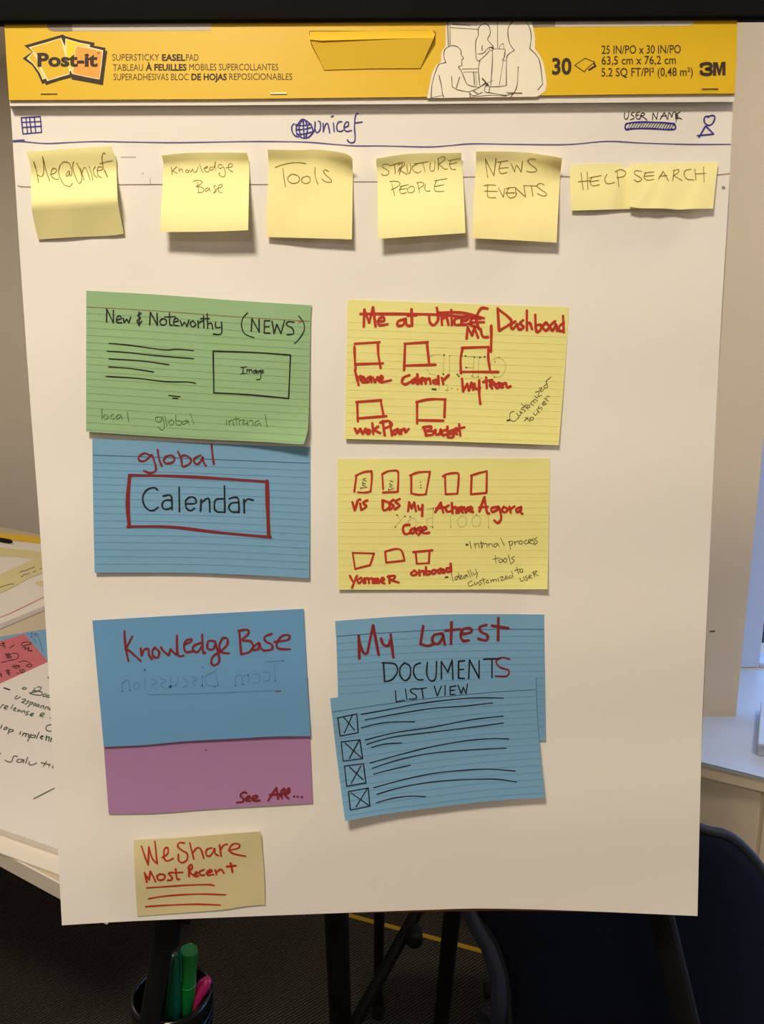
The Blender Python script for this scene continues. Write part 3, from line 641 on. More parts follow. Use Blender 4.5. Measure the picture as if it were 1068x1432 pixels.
o, mp, _ = note('sticky_note', 'half-height folded yellow note reading HELP', 'sticky note', M['sticky'],
    ([(799.5, 230.6), (830, 229), (882.7, 228.7), (900, 228.7)], [(900, 228.7), (899, 260), (897, 291.2)], [(798.7, 294.6), (840, 293.4), (880.6, 292.2), (897, 291.2)],
     [(799.5, 230.6), (797, 237), (797.5, 265), (798.7, 294.6)]), lambda u, v: 0.0006 + 0.003 * sm(v) + 0.0007 * math.sin(u * 6), G2)
ink('handwriting', [('F', 1.0, '108,105 122,220;150,100 155,218;90,165 170,158;165,138 245,123;182,135 170,165 185,192 232,185;168,165 228,155;285,115 270,145 285,178 335,170;352,90 365,198;338,98 380,82 412,105 395,130 350,137')], M['ink_thin'], mp, o)
def h_se(u, v):
    x = (u - 0.22) - (0.55 - v) * 0.25
    return 0.0036 + 0.0035 * v + 0.0016 * math.exp(-(x * 14) ** 2) * sm(v * 1.4) + 0.0009 * math.sin(u * 15 + v * 3) * v
o, mp, _ = note('sticky_note', 'half-height folded yellow note reading SEARCH, creased and overlapping its left neighbour', 'sticky note', M['sticky'],
    ([(881.3, 228.8), (940, 227.8), (1003.8, 227.2)], [(1003.8, 227.2), (1000, 260), (996.6, 291.7)], [(879.6, 289), (896, 291.2), (913.6, 291.4), (930, 291.6), (948.6, 293), (970, 292), (996.6, 291.7)],
     [(881.3, 228.8), (880.2, 260), (879.6, 289)]), h_se, G2, 30)
ink('handwriting', [('F', 1.0, '520,95 480,90 470,110 500,130 520,150 490,165 468,150;538,105 602,98;548,104 535,135 560,155 600,148;540,128 602,122;635,148 665,95 / 702,160;640,128 692,122;730,160 740,85;735,90 770,82 765,105 735,122 / 795,158;855,80 815,90 808,120 830,148 872,152;880,80 888,155;940,65 943,170;885,112 955,108')], M['ink_thin'], mp, o)

def ruled(P, mp, parent, v0, dv, n, m, w=0.7, mh=None, wh=0.9, u0=0.004, u1=0.996, vh=None):
    def line(v): return [P.px(u0 + (u1 - u0) * i / 14, v) for i in range(15)]
    L = [line(v0 + dv * k) for k in range(n) if v0 + dv * k < 0.985]
    vf = ribbon(L, w, mp, 0.0); obj('ruled_lines', vf[0], vf[1], m, parent)['kind'] = 'stuff'
    if mh: vf = ribbon([line(vh)], wh, mp, 0.0); obj('header_line', vf[0], vf[1], mh, parent)
G3 = 'index cards on the sheet'
flat = lambda b, lift=0.002, p=1.5, c=None: (lambda u, v: b + lift * v ** p + (c(u, v) if c else 0) + 0.0003 * math.sin(u * 5 + v * 3))
def curl(u, v, k=0.006): return k * max(0, (u + v - 1.62) / 0.38) ** 2
# green
o, mp, P = note('index_card', 'green ruled card headed New & Noteworthy (NEWS)', 'card', M['green'],
    ([(120.6, 406.4), (220, 412), (330, 420.3), (436, 427)], [(436, 427), (434.3, 449), (431.2, 586), (428.5, 608), (424.5, 621)], [(120.3, 603.7), (263, 613), (378, 618.5), (412, 621), (424.5, 621)],
     [(120.6, 406.4), (120.4, 500), (120.3, 603.7)]), flat(0.0022, 0.004, 1.5, curl), G3, 26)
ruled(P, lambda x, y: P.at(x, y, 0.0002), o, 0.16, 0.0515, 17, M['line_g'], 0.7, M['line_r'], 0.9, vh=0.115)
ink('marker_writing', [('G', 2.0, '65,105 66,42 / 98,108 / 98,48;112,95 135,88 130,75 115,82 115,105 138,108;145,85 150,107 / 162,90 / 172,108 / 182,80;232,62 215,72 228,85 212,98 222,115 235,100;222,56 222,122;273,118 276,57 / 310,120 / 308,62;335,88 322,100 330,118 350,115 352,95 335,88;368,62 370,115 382,120;345,80 395,78;388,105 410,98 402,85 390,95 390,118 412,122;420,98 428,122 / 440,105 / 452,125 / 462,95;480,98 468,112 480,128 495,115 480,98;505,98 507,132;507,110 528,98;532,75 534,132;518,88 560,88;550,65 552,135;552,115 570,110 577,137;590,105 592,130 612,130;618,105 618,160 580,162;762,148 765,88 / 800,152 / 800,92;850,98 / 825,98 / 825,157 / 852,158;825,127 848,127;862,100 872,160 / 885,115 / 905,160 / 922,98;968,105 940,103 932,118 960,135 965,160 935,165'),
                       ('G', 1.6, '745,60 722,85 715,120 730,160 775,180;990,75 1015,110 1015,150 985,195 970,207'),
                       ('GC', 1.7, '160,275 250,283 390,302 450,300 520,306;152,308 240,314 350,326 520,340;160,341 300,350 415,366;158,375 250,382 350,397;147,416 280,424 400,438 500,440 528,446;415,497 462,503;432,509 452,510'),
                       ('GC', 2.1, '604,308 780,314 934,325 / 926,510 / 740,493 607,486 / 604,308'),
                       ('GC', 1.3, '722,378 746,375;733,378 730,405;722,405 742,403;748,385 748,402;748,392 757,386 758,402;758,392 768,386 770,402;785,388 775,395 780,404 788,388 789,404;803,390 793,395 798,403 806,390 806,425 788,430;808,398 818,393 812,388 808,400 820,400')], M['ink_black'], mp, o)
ink('pencil_writing', [('H', 0.9, '50,45 52,108;68,80 60,95 72,108 88,95 75,80;118,78 102,88 105,105 125,105;155,80 135,90 138,108 158,95 160,82 168,112;195,65 205,122;388,95 362,97 362,120 388,122 397,92 410,150 395,170 372,150;412,90 425,147;448,112 435,127 450,143 465,125 450,110;475,85 478,135 500,140 507,120 480,115;540,115 515,122 518,138 540,125 545,115 552,142;558,75 580,138;765,110 768,142;780,115 783,142;783,122 800,112 807,143;820,90 825,140;805,108 842,105;842,140 840,118 870,112 860,135 887,130;885,112 890,145;895,118 915,115 918,148;955,115 930,125 935,145 958,130 965,148;988,80 1000,152')], M['ink_pencil'], mp, o)
ink('red_tick', [('G', 0.8, '985,100 1005,98 990,110')], M['ink_red'], mp, o)
# blue calendar
o, mp, P = note('index_card', 'blue ruled card with a red box round the word Calendar', 'card', M['blue'],
    ([(129, 613.4), (280, 619.5), (434, 625.5)], [(434, 625.5), (433.4, 700), (432, 808.5)], [(132.3, 801), (280, 801.5), (432, 808.5)],
     [(129, 613.4), (130, 700), (132.3, 801)]), flat(0.0010, 0.003, 2.0), G3)
ruled(P, lambda x, y: P.at(x, y, 0.0002), o, 0.178, 0.054, 16, M['line_b'], 0.7, M['line_bh'], 0.9, vh=0.122)
ink('red_marker_writing', [('X', 3.0, '150,85 110,70 72,95 75,122 110,125 150,95 / 165,85 188,150 190,195 150,210 108,195;205,45 215,110 235,162;265,95 248,120 265,142 310,135 325,105 300,85 260,95;350,60 372,110 380,160 402,162 440,135 435,105 400,85 375,92;510,85 470,105 465,135 490,148 520,115 / 525,95 530,130 548,160;588,10 595,80 605,148'),
                           ('CC', 4.0, '222,203 400,206 600,216 830,232;215,429 400,430 620,455 842,475'), ('CC', 5.6, '224,205 215,320 222,428;827,230 830,350 835,472')], M['ink_red2'], mp, o)
ink('black_marker_writing', [('X', 2.5, '205,332 180,315 130,330 100,380 110,440 145,475 180,475 207,455;245,375 290,368 305,390 308,470;305,405 260,405 238,430 245,462 280,468 308,450;358,312 360,485;410,430 475,425 470,390 435,382 405,410 410,460 440,478 467,462;515,400 510,482;513,425 550,395 572,400 576,487;678,395 620,400 608,450 625,485 683,488;680,303 683,490;715,393 755,383 780,400 784,492;780,420 730,425 712,455 730,485 782,488;818,398 821,495;820,425 845,396 885,405')], M['ink_black'], mp, o)
# yellow dashboard card
o, mp, P = note('index_card', 'yellow card with red lettering My Dashboard and five small red boxes', 'card', M['ycard'],
    ([(486, 419), (640, 424.5), (795.4, 429.7)], [(795.4, 429.7), (789.5, 520), (781, 622.7)], [(482, 613.8), (630, 617.5), (781, 622.7)],
     [(486, 419), (484.2, 520), (482, 613.8)]), flat(0.0010, 0.0035, 2.0), G3)
ruled(P, lambda x, y: P.at(x, y, 0.0002), o, 0.16, 0.054, 16, M['line_y'], 0.7)
ink('ink_bleed', [('K', 0.8, '130,130 75,135 50,160;155,130 150,270;195,135 195,280;35,235 55,265 90,275;280,140 330,145 440,147;370,150 360,285;405,150 398,285;310,220 360,225;545,150 500,170 485,230 510,285 560,285 592,235 585,180 545,150;350,290 430,297;170,340 185,365 165,388 185,385;125,345 122,378')], M['bleed_y'], lambda x, y: P.at(x, y, 0.00028), o, joined=True)
ink('ink_bleed_dots', [('K', 2.2, ';'.join('%d,%d %d,%d' % (x, y, x + 2, y + 1) for x, y in ((155, 133), (280, 137), (308, 140), (370, 148), (410, 150), (445, 147), (150, 270), (190, 277), (250, 272), (260, 285), (312, 222)))),
                       ('K', 1.3, ';'.join('%d,%d %d,%d' % (x, y, x + 2, y + 1) for x, y in ((197, 137), (545, 150), (355, 283), (398, 287), (513, 290), (518, 182), (210, 372), (252, 378)))),
                       ('K', 2.6, '73,377 98,379')], M['bleed_dot'], mp, o, joined=True)
RD = [('I', 3.9, '80,80 250,80 450,84 640,102;440,74 550,74 655,100;95,138 98,60 / 120,120 / 138,50 / 150,138;160,115 190,112 185,95 165,105 168,132 205,128;285,105 255,115 255,135 280,130 290,102 / 295,130 310,136;318,58 320,135;300,88 340,86;400,88 404,120 422,132 442,105 436,52;458,92 460,130;460,105 480,95 490,130;503,62 506,132;545,97 520,105 520,130 548,130;550,115 580,107 572,92 552,105 555,130 590,125;672,55 642,55 620,100 632,150;600,120 655,118;600,100 592,130 625,140;575,195 580,142 / 600,180 / 612,145 / 628,190;640,150 650,185 675,188;690,135 690,200 688,256;720,55 726,155;722,58 770,95 782,122 728,158;802,115 782,132 790,150 810,128 / 818,152;838,110 824,125 842,140 825,154;856,65 856,155;856,128 870,122 880,150;895,85 900,160 920,153 922,132 900,132;945,120 930,140 945,158 960,140 945,120;988,115 966,135 975,158 992,130 / 998,158;1025,90 1028,165;1028,122 1006,140 1010,160 1028,155'),
      ('DD', 3.5, '82,222 190,215;183,215 185,270 195,328;80,235 82,290 85,335;82,312 205,308;300,222 402,215;398,215 408,312;302,225 298,338;300,318 436,314;552,240 668,236 / 668,290 676,342;555,242 546,290 548,352;552,345 712,346;88,478 198,470;92,478 95,563;195,470 208,540;93,550 220,540;352,478 410,466 480,466;355,478 355,572;478,466 475,545;355,558 470,560'),
      ('J', 3.8, '72,35 82,75 95,125;85,82 108,70;105,92 128,88 122,74 108,90 120,110 138,106;168,75 142,90 150,110 168,90 / 175,108;182,80 197,108 / 212,78;218,95 245,87 237,70 220,90 235,108 295,97;410,65 375,80 365,110 385,122 415,108;448,85 425,100 435,115 450,98 / 460,118;460,60 464,120;472,105 500,97 490,82 472,100 487,118;510,87 512,118;512,97 535,87 542,117;590,70 592,120;590,92 560,100 566,118 588,112;612,82 622,120;622,97 655,65;738,88 745,165 / 770,120 / 780,160 / 797,112 / 808,155;815,118 825,150 850,145;845,97 845,180 852,243;888,80 892,145;870,107 925,95;912,130 940,122 930,107 912,120 925,147;968,112 945,130 960,145 975,118 / 982,142;988,117 992,140;990,124 1010,114 1017,140 1040,135;72,398 85,425 / 105,400 / 120,430 / 138,398;153,405 140,420 157,430 168,412 150,405;180,365 186,430;217,385 187,405 / 228,425;245,350 257,440;230,360 280,350 300,375 258,395;290,365 302,440;338,400 310,415 320,435 340,408 / 348,430;357,405 360,430;360,412 380,397 387,420 405,400;500,388 517,440;495,390 545,385 540,405 515,412 560,415 555,435 512,440;572,405 577,435 600,430 / 605,400 608,432;647,385 650,440;642,405 615,415 620,438 645,432;684,405 660,415 665,432 685,422 680,452 650,450;692,415 712,407 702,395 692,415 707,432;720,370 727,440;695,400 752,390')]
ink('red_marker_writing', RD, M['ink_red'], mp, o)
ink('pen_writing', [('K', 2.4, '607,600 620,597'), ('K', 0.85, '655,535 628,545 625,590 655,605 690,575;672,548 690,568 705,550 692,535 717,548;717,505 705,520 732,525 728,540;705,480 755,520;718,510 742,485;752,490 745,505 765,507 765,492 750,490;770,480 792,492;775,478 785,462 805,475;790,463 800,450 822,462;800,425 822,442;805,400 832,393 825,428 850,420;840,388 852,368 835,370 848,395 868,375;880,345 865,360 880,370 893,352 880,320;885,345 885,320 915,290;735,575 770,607;728,602 755,575;777,575 765,590 785,597 792,582 775,575;790,545 807,562 828,535;815,520 835,545;832,495 825,515 850,507 850,525;855,482 877,470 862,465 860,490 887,480;868,440 897,462;882,450 890,427 907,430')], M['ink_soft'], mp, o)
# yellow tools card
o, mp, P = note('index_card', 'yellow card with eight small red boxes and the note Internal process tools', 'card', M['ycard'],
    ([(471.7, 641.7), (620, 641.3), (769, 640.8)], [(769, 640.8), (767.3, 730), (765.3, 824)], [(473, 824.7), (620, 824.6), (765.3, 824)],
     [(471.7, 641.7), (472.3, 730), (473, 824.7)]), flat(0.0010, 0.0025, 2.0, lambda u, v: curl(u, v, 0.003)), G3)
ruled(P, lambda x, y: P.at(x, y, 0.0002), o, 0.16, 0.054, 16, M['line_y'], 0.7)
ink('ink_bleed', [('L', 0.8, '275,370 325,312;285,305 300,325;370,320 345,340 355,370 385,365 385,330 370,320;478,270 475,370;475,320 445,330 450,360 475,368;478,272 445,275;570,315 572,370;630,310 608,335 620,368 650,360 655,325 630,310;710,305 685,330 695,365 725,360 732,325 710,305;772,310 775,370')], M['bleed_y'], lambda x, y: P.at(x, y, 0.00028), o, joined=True)
ink('ink_bleed_dots', [('L', 1.7, ';'.join('%d,%d %d,%d' % (x, y, x + 2, y + 1) for x, y in ((285, 305), (328, 312), (478, 270), (475, 370), (275, 370), (355, 315)))),
                       ('L', 1.1, '572,370 574,371;773,370 775,371;708,305 712,306')], M['bleed_dot'], mp, o, joined=True)
ink('red_marker_writing', [('L', 2.9, '65,97 105,78 150,72 / 152,110 145,180 / 120,186 78,185;70,95 58,182;207,88 240,72 285,70 293,95 290,182 / 210,186;207,88 212,167;355,95 400,78 462,75 / 440,195 / 400,198 362,190 / 362,95;530,100 550,88 600,82 615,95 608,192 / 545,195 / 542,100;680,95 730,80 765,72 / 763,188 / 680,195 / 684,95'),
                           ('L', 3.6, '48,238 60,280 / 78,227;90,245 95,278;88,222 90,224;128,228 105,240 122,260 100,277;210,228 213,280 245,265 240,240 208,228;268,225 248,240 268,258 248,278;300,220 278,235 300,255 275,275;345,285 350,238 / 364,270 / 378,240 / 387,285;398,257 404,275 420,270;422,252 420,312;490,290 520,240 / 532,292;495,270 547,264;560,255 545,270 555,288 572,285;578,242 582,295;582,272 600,264 603,295;613,266 615,294;622,280 640,272 630,262 620,277 637,292;645,265 653,292 / 664,265;667,282 688,274 677,262 667,280 692,290;725,287 752,210 / 765,288 777,298;725,265 770,262;820,262 790,270 795,290 825,275 / 828,262 842,320 825,348 805,335;855,262 845,280 862,292 876,275 855,262;885,262 892,292;892,274 912,260;947,262 922,275 930,292 948,270 / 945,290 955,300;352,358 325,362 318,385 330,408 357,400;380,375 358,388 370,405 385,380 / 390,402;412,370 395,380 412,395 400,412;417,390 442,380 432,368 415,387 430,403 457,400'),
                           ('M', 2.8, '48,122 158,125 / 138,185 / 60,205 / 48,122;215,115 270,102 300,112 315,162 / 220,172 / 215,115;372,118 / 378,178 / 440,175 / 444,110'),
                           ('M', 3.6, '360,118 457,109'), ('M', 3.2, '33,240 48,268;70,240 57,270 45,302;92,250 72,262 82,278 100,258 / 105,278;110,252 114,278;114,260 127,252 132,278;132,260 147,252 152,278;158,255 160,278;160,262 167,254 170,278;170,262 178,254 182,278;190,265 210,262 202,250 190,268 212,280;235,240 238,278;227,245 265,240 258,258 237,260 / 285,275'),
                           ('M', 3.4, '365,215 348,228 360,238 380,228 365,212;390,212 393,238;393,222 412,214 415,235;425,195 428,233 445,230 445,217 428,217;464,210 452,222 468,230 478,214 464,210;502,202 485,215 495,228 508,208 / 512,225;515,207 520,225;530,203 535,200;552,177 555,218;550,197 530,207 535,220 555,215')], M['ink_red'], mp, o)
ink('pen_writing', [('L', 0.9, '92,163 125,158;92,158 92,168;120,150 102,148 105,140;118,138 102,135 105,125;122,125 105,115 120,110;240,172 268,165;240,165 242,177;262,155 248,155 250,147;262,145 248,142 250,132;265,130 250,122'), ('L', 1.4, '410,130 411,132;412,147 413,148;412,160 413,162'),
                    ('M', 2.4, '633,80 639,80;526,248 537,246'),
                    ('M', 0.85, '650,62 658,100;675,72 680,98;680,80 692,72 700,95;708,62 712,98;700,74 722,70;715,95 718,78 737,75 740,92;745,75 750,92;750,78 762,75 770,90;790,72 775,80 782,92 795,74 / 802,90;810,45 828,85;855,68 860,105;850,65 872,62 868,80 857,82;880,62 885,80;885,68 900,60;912,58 902,70 915,78 922,65 912,58;945,55 930,65 940,76 952,70;952,66 968,58 958,52 952,68 970,73;980,48 970,55 985,65 975,78;997,42 985,52 1000,65 985,80;782,135 785,175;770,155 800,148;808,152 800,165 812,172 820,158 808,152;832,150 822,162 835,170 842,156 832,150;850,132 860,175;880,140 865,150 880,162 862,178;555,225 565,268;592,240 574,250 580,262 592,245;592,225 598,258;600,250 612,242 603,238 602,256 617,252;632,235 618,245 626,252 635,235 / 642,248;640,212 654,246;652,208 664,242;668,222 674,236 686,224;680,205 690,230 684,250;662,265 642,278 650,294 670,284;674,270 680,286 692,272 / 700,286;710,262 700,270 712,278 702,290;717,250 728,285;706,264 732,257;742,262 734,274 748,276 744,262;757,262 762,275;762,266 770,260 774,272;774,264 784,258 790,270;795,252 800,268;805,248 822,244 812,264 830,260;832,252 844,246 836,240 834,256 848,254;860,238 850,250 866,250 868,240;866,215 874,246;892,195 902,230;882,212 907,205;915,205 907,218 920,222 924,208 915,205;908,250 916,268 930,262;926,245 936,262;945,238 936,246 950,254 942,266;955,248 967,240 958,236 955,252 972,250;977,222 985,246;970,225 994,214 990,226 980,230 / 1005,240')], M['ink_soft'], mp, o)
# mauve card under the deep blue one
o, mp, P = note('index_card', 'mauve card reading See All... tucked under the blue Knowledge Base card', 'card', M['pink'],
    ([(139.5, 965), (290, 955), (430.5, 948)], [(430.5, 948), (433.5, 1030), (437, 1122.7)], [(152, 1138), (220, 1137), (300, 1131), (437, 1122.7)],
     [(139.5, 965), (145, 1044), (152, 1138)]), flat(0.0006, 0.0015, 2.0), G3)
ink('red_marker_writing', [('O', 3.0, '220,170 190,160 150,180 150,210 180,240 170,278 100,287;212,250 258,232 255,208 218,225 215,260 265,268;288,248 350,228 345,203 303,212 290,250 330,268 385,260;490,262 540,180 590,105 / 612,242;508,190 625,188;640,212 650,150 688,112 680,165 655,195 665,235;700,205 720,140 752,108 750,160 700,192 742,238;655,190 745,140;808,213 812,213;853,213 857,215;906,218 911,221')], M['ink_red2'], mp, o)
ink('ink_dot', [('BB', 1.5, '558,656 561,656')], M['ink_black'], mp, o)
# deep blue KB card
o, mp, P = note('index_card', 'plain blue card with dark red lettering Knowledge Base', 'card', M['blue2'],
    ([(129, 867.7), (270, 859.5), (424.6, 851.5)], [(424.6, 851.5), (429, 940), (434, 1029.4)], [(145, 1044.4), (200, 1042), (260, 1036.5), (333, 1032.6), (380, 1030), (434, 1029.4)],
     [(129, 867.7), (137, 955), (145, 1044.4)]), flat(0.0018, 0.002, 2.0), G3)
ink('ink_bleed', [('N', 0.8, '45,330 42,380;45,335 75,320 85,378;125,330 105,350 125,372 140,350 125,330;168,310 168,365;205,315 235,330 205,350 235,375;255,310 285,325 255,345 285,370;312,305 308,358;350,305 345,345 312,355;375,310 400,320 400,350 375,358;425,300 455,315 430,335 455,355;485,295 485,350;560,260 570,350;560,270 505,300 510,345 560,355;668,350 670,300 700,295 705,345;738,345 738,292 705,300;770,285 800,290 800,330 775,335;820,275 855,280 855,320 825,325;888,325 885,230;835,220 930,213;190,400 400,397 600,390 880,378')], M['bleed_b'], lambda x, y: P.at(x, y, 0.00028), o, joined=True)
ink('ink_bleed_dots', [('N', 1.4, ';'.join('%d,%d %d,%d' % (x, y, x + 2, y + 1) for x, y in ((487, 250), (555, 355), (570, 350), (668, 350), (738, 292), (710, 343), (888, 325), (930, 213), (42, 382), (85, 378), (485, 300)))),
                       ('N', 2.2, '167,263 169,264;485,350 486,352'), ('N', 3.2, '307,359 311,356')], M['bleed_dotb'], mp, o, joined=True)
ink('red_marker_writing', [('N', 3.2, '55,50 60,130 77,215;98,80 62,150 / 90,165 145,215;145,145 150,185 / 165,152 187,150 190,180 207,205;225,140 210,160 215,190 240,195 247,165 225,142;257,140 275,165 300,182 / 310,150 / 335,175 347,178;345,75 350,180 382,185;385,125 420,110 425,95 400,100 385,130 395,165 437,160;485,112 440,130 435,155 460,165 485,130;485,70 490,165 502,168;557,107 520,105 515,145 545,150 560,118 / 580,210 555,238 535,225 545,190 580,165 620,130 625,95 600,88 580,130 590,165 632,172;690,50 700,170;685,48 735,42 740,65 705,100 750,105 767,135 745,165 700,178;797,115 770,135 770,155 797,148 / 800,115 810,145 828,158;870,65 832,80 835,105 870,125 870,150 830,158;885,110 960,97 965,74 930,75 900,110 905,145 970,150')], M['ink_red2'], mp, o)
ink('red_smear', [('N', 1.2, '890,381 920,382')], M['ink_red2'], mp, o)
# documents and list view
o, mp, P = note('index_card', 'blue ruled card reading My Latest DOCUMENTS, partly covered by the list card', 'card', M['blue'],
    ([(468.5, 868.5), (543, 863), (610, 859.7), (680, 858.8), (760.8, 859.3)], [(760.8, 859.3), (761.8, 950), (762.7, 1034.8)], [(474.5, 1050), (620, 1042), (762.7, 1034.8)],
     [(468.5, 868.5), (471, 920), (474.5, 1050)]), flat(0.0006, 0.002, 1.5), G3)
ruled(P, lambda x, y: P.at(x, y, 0.0002), o, 0.172, 0.0555, 14, M['line_b'], 0.7, M['line_bh'], 0.9, vh=0.118)
ink('red_marker_writing', [('T', 4.0, '55,270 50,130 / 65,200 85,240 105,235 / 140,65 / 175,248;190,147 205,185 235,190 245,160;250,122 258,200 266,262;452,70 435,180 / 480,192 522,178;572,115 520,125 510,165 545,180 575,140 / 575,120 587,185;628,45 625,180;590,97 680,88;690,120 750,107 742,82 700,90 685,130 700,160 735,158;845,62 805,75 812,105 850,125 845,158 795,148;920,20 918,158;880,67 982,83'),
                           ('T', 2.5, '990,275 940,265 905,290 930,325 985,345 970,380 900,380')], M['ink_red2'], mp, o)
ink('black_marker_writing', [('T', 2.2, '205,300 212,415 / 260,400 292,350 275,305 198,298;335,298 308,330 310,380 340,408 370,380 370,320 335,298;435,298 400,315 392,360 415,400 450,403;478,295 475,370 500,410 530,390 535,290;565,397 565,290 / 605,355 / 632,282 / 637,400;708,285 / 672,288 / 672,393 / 707,395;672,340 702,338;735,397 740,280 / 800,392 / 800,285;828,275 930,272;880,275 880,388')], M['ink_black'], mp, o)
o, mp, P = note('index_card', 'blue ruled card reading LIST VIEW with four crossed boxes, on top of the documents card', 'card', M['blue'],
    ([(461.4, 976.7), (530, 966.5), (604.5, 956.8), (680, 949.5), (749, 945.2)], [(749, 945.2), (751, 1004.5), (756, 1060), (761.5, 1114.8)], [(482.4, 1148.2), (540, 1138), (604.5, 1129.7), (681.8, 1120.6), (761.5, 1114.8)],
     [(461.4, 976.7), (471, 1060), (482.4, 1148.2)]), flat(0.0042, 0.004, 1.5, lambda u, v: 0.004 * (1 - u) ** 4 * v ** 3), G3)
ruled(P, lambda x, y: P.at(x, y, 0.0002), o, 0.165, 0.057, 15, M['line_b'], 0.7, M['line_bh'], 0.8, vh=0.112)
ink('black_pen_writing', [('ZL', 1.75, '332,375 336,425 / 372,418;378,368 384,415;428,366 405,368 402,380 425,395 425,410 395,413;428,368 472,362;452,366 459,410;508,355 522,398 / 540,355;557,350 557,395;605,353 / 580,358 / 580,392 / 602,392;580,375 600,372;615,350 630,388 / 640,360 / 652,388 / 658,345'),
                          ('ZL', 1.5, '178,482 300,460 450,432 620,412 720,407 820,408;195,507 340,480 500,455 640,445 772,430;178,543 250,525 330,516 418,516;195,598 330,565 500,540 640,512 740,498 820,490;202,618 320,585 500,562 680,540 822,521;225,632 280,617 362,611;218,702 350,665 500,628 640,603 760,592 845,593;227,726 340,690 480,660 640,645 833,635;234,752 320,730 400,712;234,814 360,780 500,750 640,735 760,730 875,739;248,844 360,812 500,788 640,778 780,775 880,788;246,882 320,862 400,852 468,855'),
                          ('ZL', 1.6, '70,498 158,480 / 164,565 / 82,580 / 72,498;100,497 148,553;137,487 102,565;87,607 172,597 / 184,682 / 96,694 / 87,607;105,612 182,682;168,600 124,682;102,716 188,705 / 199,792 / 112,807 / 102,716;125,720 186,778;176,715 133,793;120,832 210,815 / 217,897 / 129,915 / 120,832;133,838 215,896;205,818 155,900')], M['ink_black'], mp, o)
# most recent note
o, mp, P = note('sticky_note', 'pale yellow rectangular note near the foot of the sheet reading Most Recent', 'sticky note', M['stickypale'],
    ([(187, 1174.6), (250, 1171.5), (320, 1166), (364, 1162.8)], [(364, 1162.8), (369, 1216), (370.6, 1265.2)], [(192, 1281.3), (250, 1277), (311, 1272.2), (345, 1267), (370.6, 1265.2)],
     [(187, 1174.6), (188.5, 1225), (192, 1281.3)]), lambda u, v: 0.0022 + 0.0018 * math.sin(v * 3.1 + u) + 0.0012 * math.sin(u * 3 + v * 5) + 0.001 * (1 - v) ** 6)
ink('red_pen_writing', [('U', 2.4, '95,125 120,200 145,265 / 150,130 / 175,215 212,255 / 195,90;250,210 290,180 290,135 265,150 265,215 290,235 332,215;415,102 380,98 365,125 395,155 435,180 435,225 400,248 372,230 370,185;455,100 485,220;480,172 510,137 538,150 560,215;620,137 582,150 578,190 605,198 632,165 / 640,140 645,180 670,195;677,115 690,200;685,155 705,120 735,110;745,155 815,140 825,112 782,108 750,145 775,178 872,200'),
                        ('U', 2.7, '118,325 134,392;118,327 150,375 / 162,312 / 200,388;235,332 210,350 225,378 262,370 268,342 235,332;322,320 297,330 320,355 320,375 290,380;350,295 360,368 378,370;335,324 402,320;450,270 450,350;442,290 465,262 475,285 455,315 495,350 520,345;482,340 515,327 502,318 490,340;562,300 530,315 537,340 565,340;580,325 620,315 612,302 587,312 590,340 632,336;645,302 655,336;655,318 688,298 710,326;760,250 775,320;730,277 800,270'),
                        ('U', 2.2, '135,436 300,425 450,415 600,412 637,420;148,517 250,500 400,487 560,482 722,488;125,576 300,565 500,558 682,564')], M['ink_red'], mp, o)

# ================================================================== THE TABLE AND WHAT LIES ON IT
c0 = Vector((-0.379, 0.957, 0)); te = Vector((0.855, -0.519, 0)); tp = Vector((0.519, 0.855, 0)); ZT = 0.74
table = thing('meeting_table', 'long beige-topped table with a white edge left of the easel', 'table', (c0.x - 1.0, c0.y + 1.1, 0))
a = c0 - te * 2.36
v, f = frame_box(a + Vector((0, 0, ZT - 0.024)), te * 2.36, tp * 1.34, Vector((0, 0, 0.024)))
bevelled(obj('tabletop', v, f, M['table'], table), 0.002)
for (u0, u1, w0, w1) in ((0, 2.36, -0.003, -0.0002), ):
    v, f = frame_box(a + te * u0 + tp * w0 + Vector((0, 0, ZT - 0.026)), te * (u1 - u0), tp * (w1 - w0), Vector((0, 0, 0.0262))); obj('edge_band', v, f, M['tedge'], table)
for (u_, w_) in ((0.25, 0.2), (1.45, 0.2), (0.25, 1.1), (1.45, 1.1)):
    p = a + te * u_ + tp * w_; v, f = tube([p, p + Vector((0, 0, ZT - 0.024))], 0.02, 12); obj('leg', v, f, M['blackmatt'], table)
def tablepad(e, p, x0, x1, y0, y1, th, name, label, stackm):
    E, Pp = Vector(e + (0,)).normalized(), Vector(p + (0,)).normalized()
    o = E * x0 + Pp * y0 + Vector((0, 0, ZT + 0.0004))
    cen = E * (x0 + x1) / 2 + Pp * (y0 + y1) / 2 + Vector((0, 0, ZT + 0.0004))
    t = thing(name, label, 'flip pad', cen)
    return t, E, Pp
# near pad, written in green
t, E, Pp = tablepad((0.91, -0.415), (0.415, 0.91), -1.469, -0.834, 0.7676, 1.62, 0.012, 'easel_pad', 'white flip pad lying at the table front edge, written in green', None)
o0 = E * -1.469 + Pp * 0.7676 + Vector((0, 0, ZT + 0.0004))
v, f = frame_box(o0 + E * 0.004 - Pp * 0.033, E * 0.627, Pp * 0.70, Vector((0, 0, 0.0025))); obj('backing_board', v, f, M['tedge'], t)
v, f = frame_box(o0 + Vector((0, 0, 0.0027)), E * 0.635, Pp * 0.762, Vector((0, 0, 0.0095))); bevelled(obj('sheet_stack', v, f, M['paper2'], t), 0.001)
ZP = ZT + 0.0129
v, f = frame_box(o0 + Vector((0, 0, ZP - ZT - 0.0004)), E * 0.635, Pp * 0.762, Vector((0, 0, 0.0002)))
tsh = obj('top_sheet', v, f, M['paper2'], t)
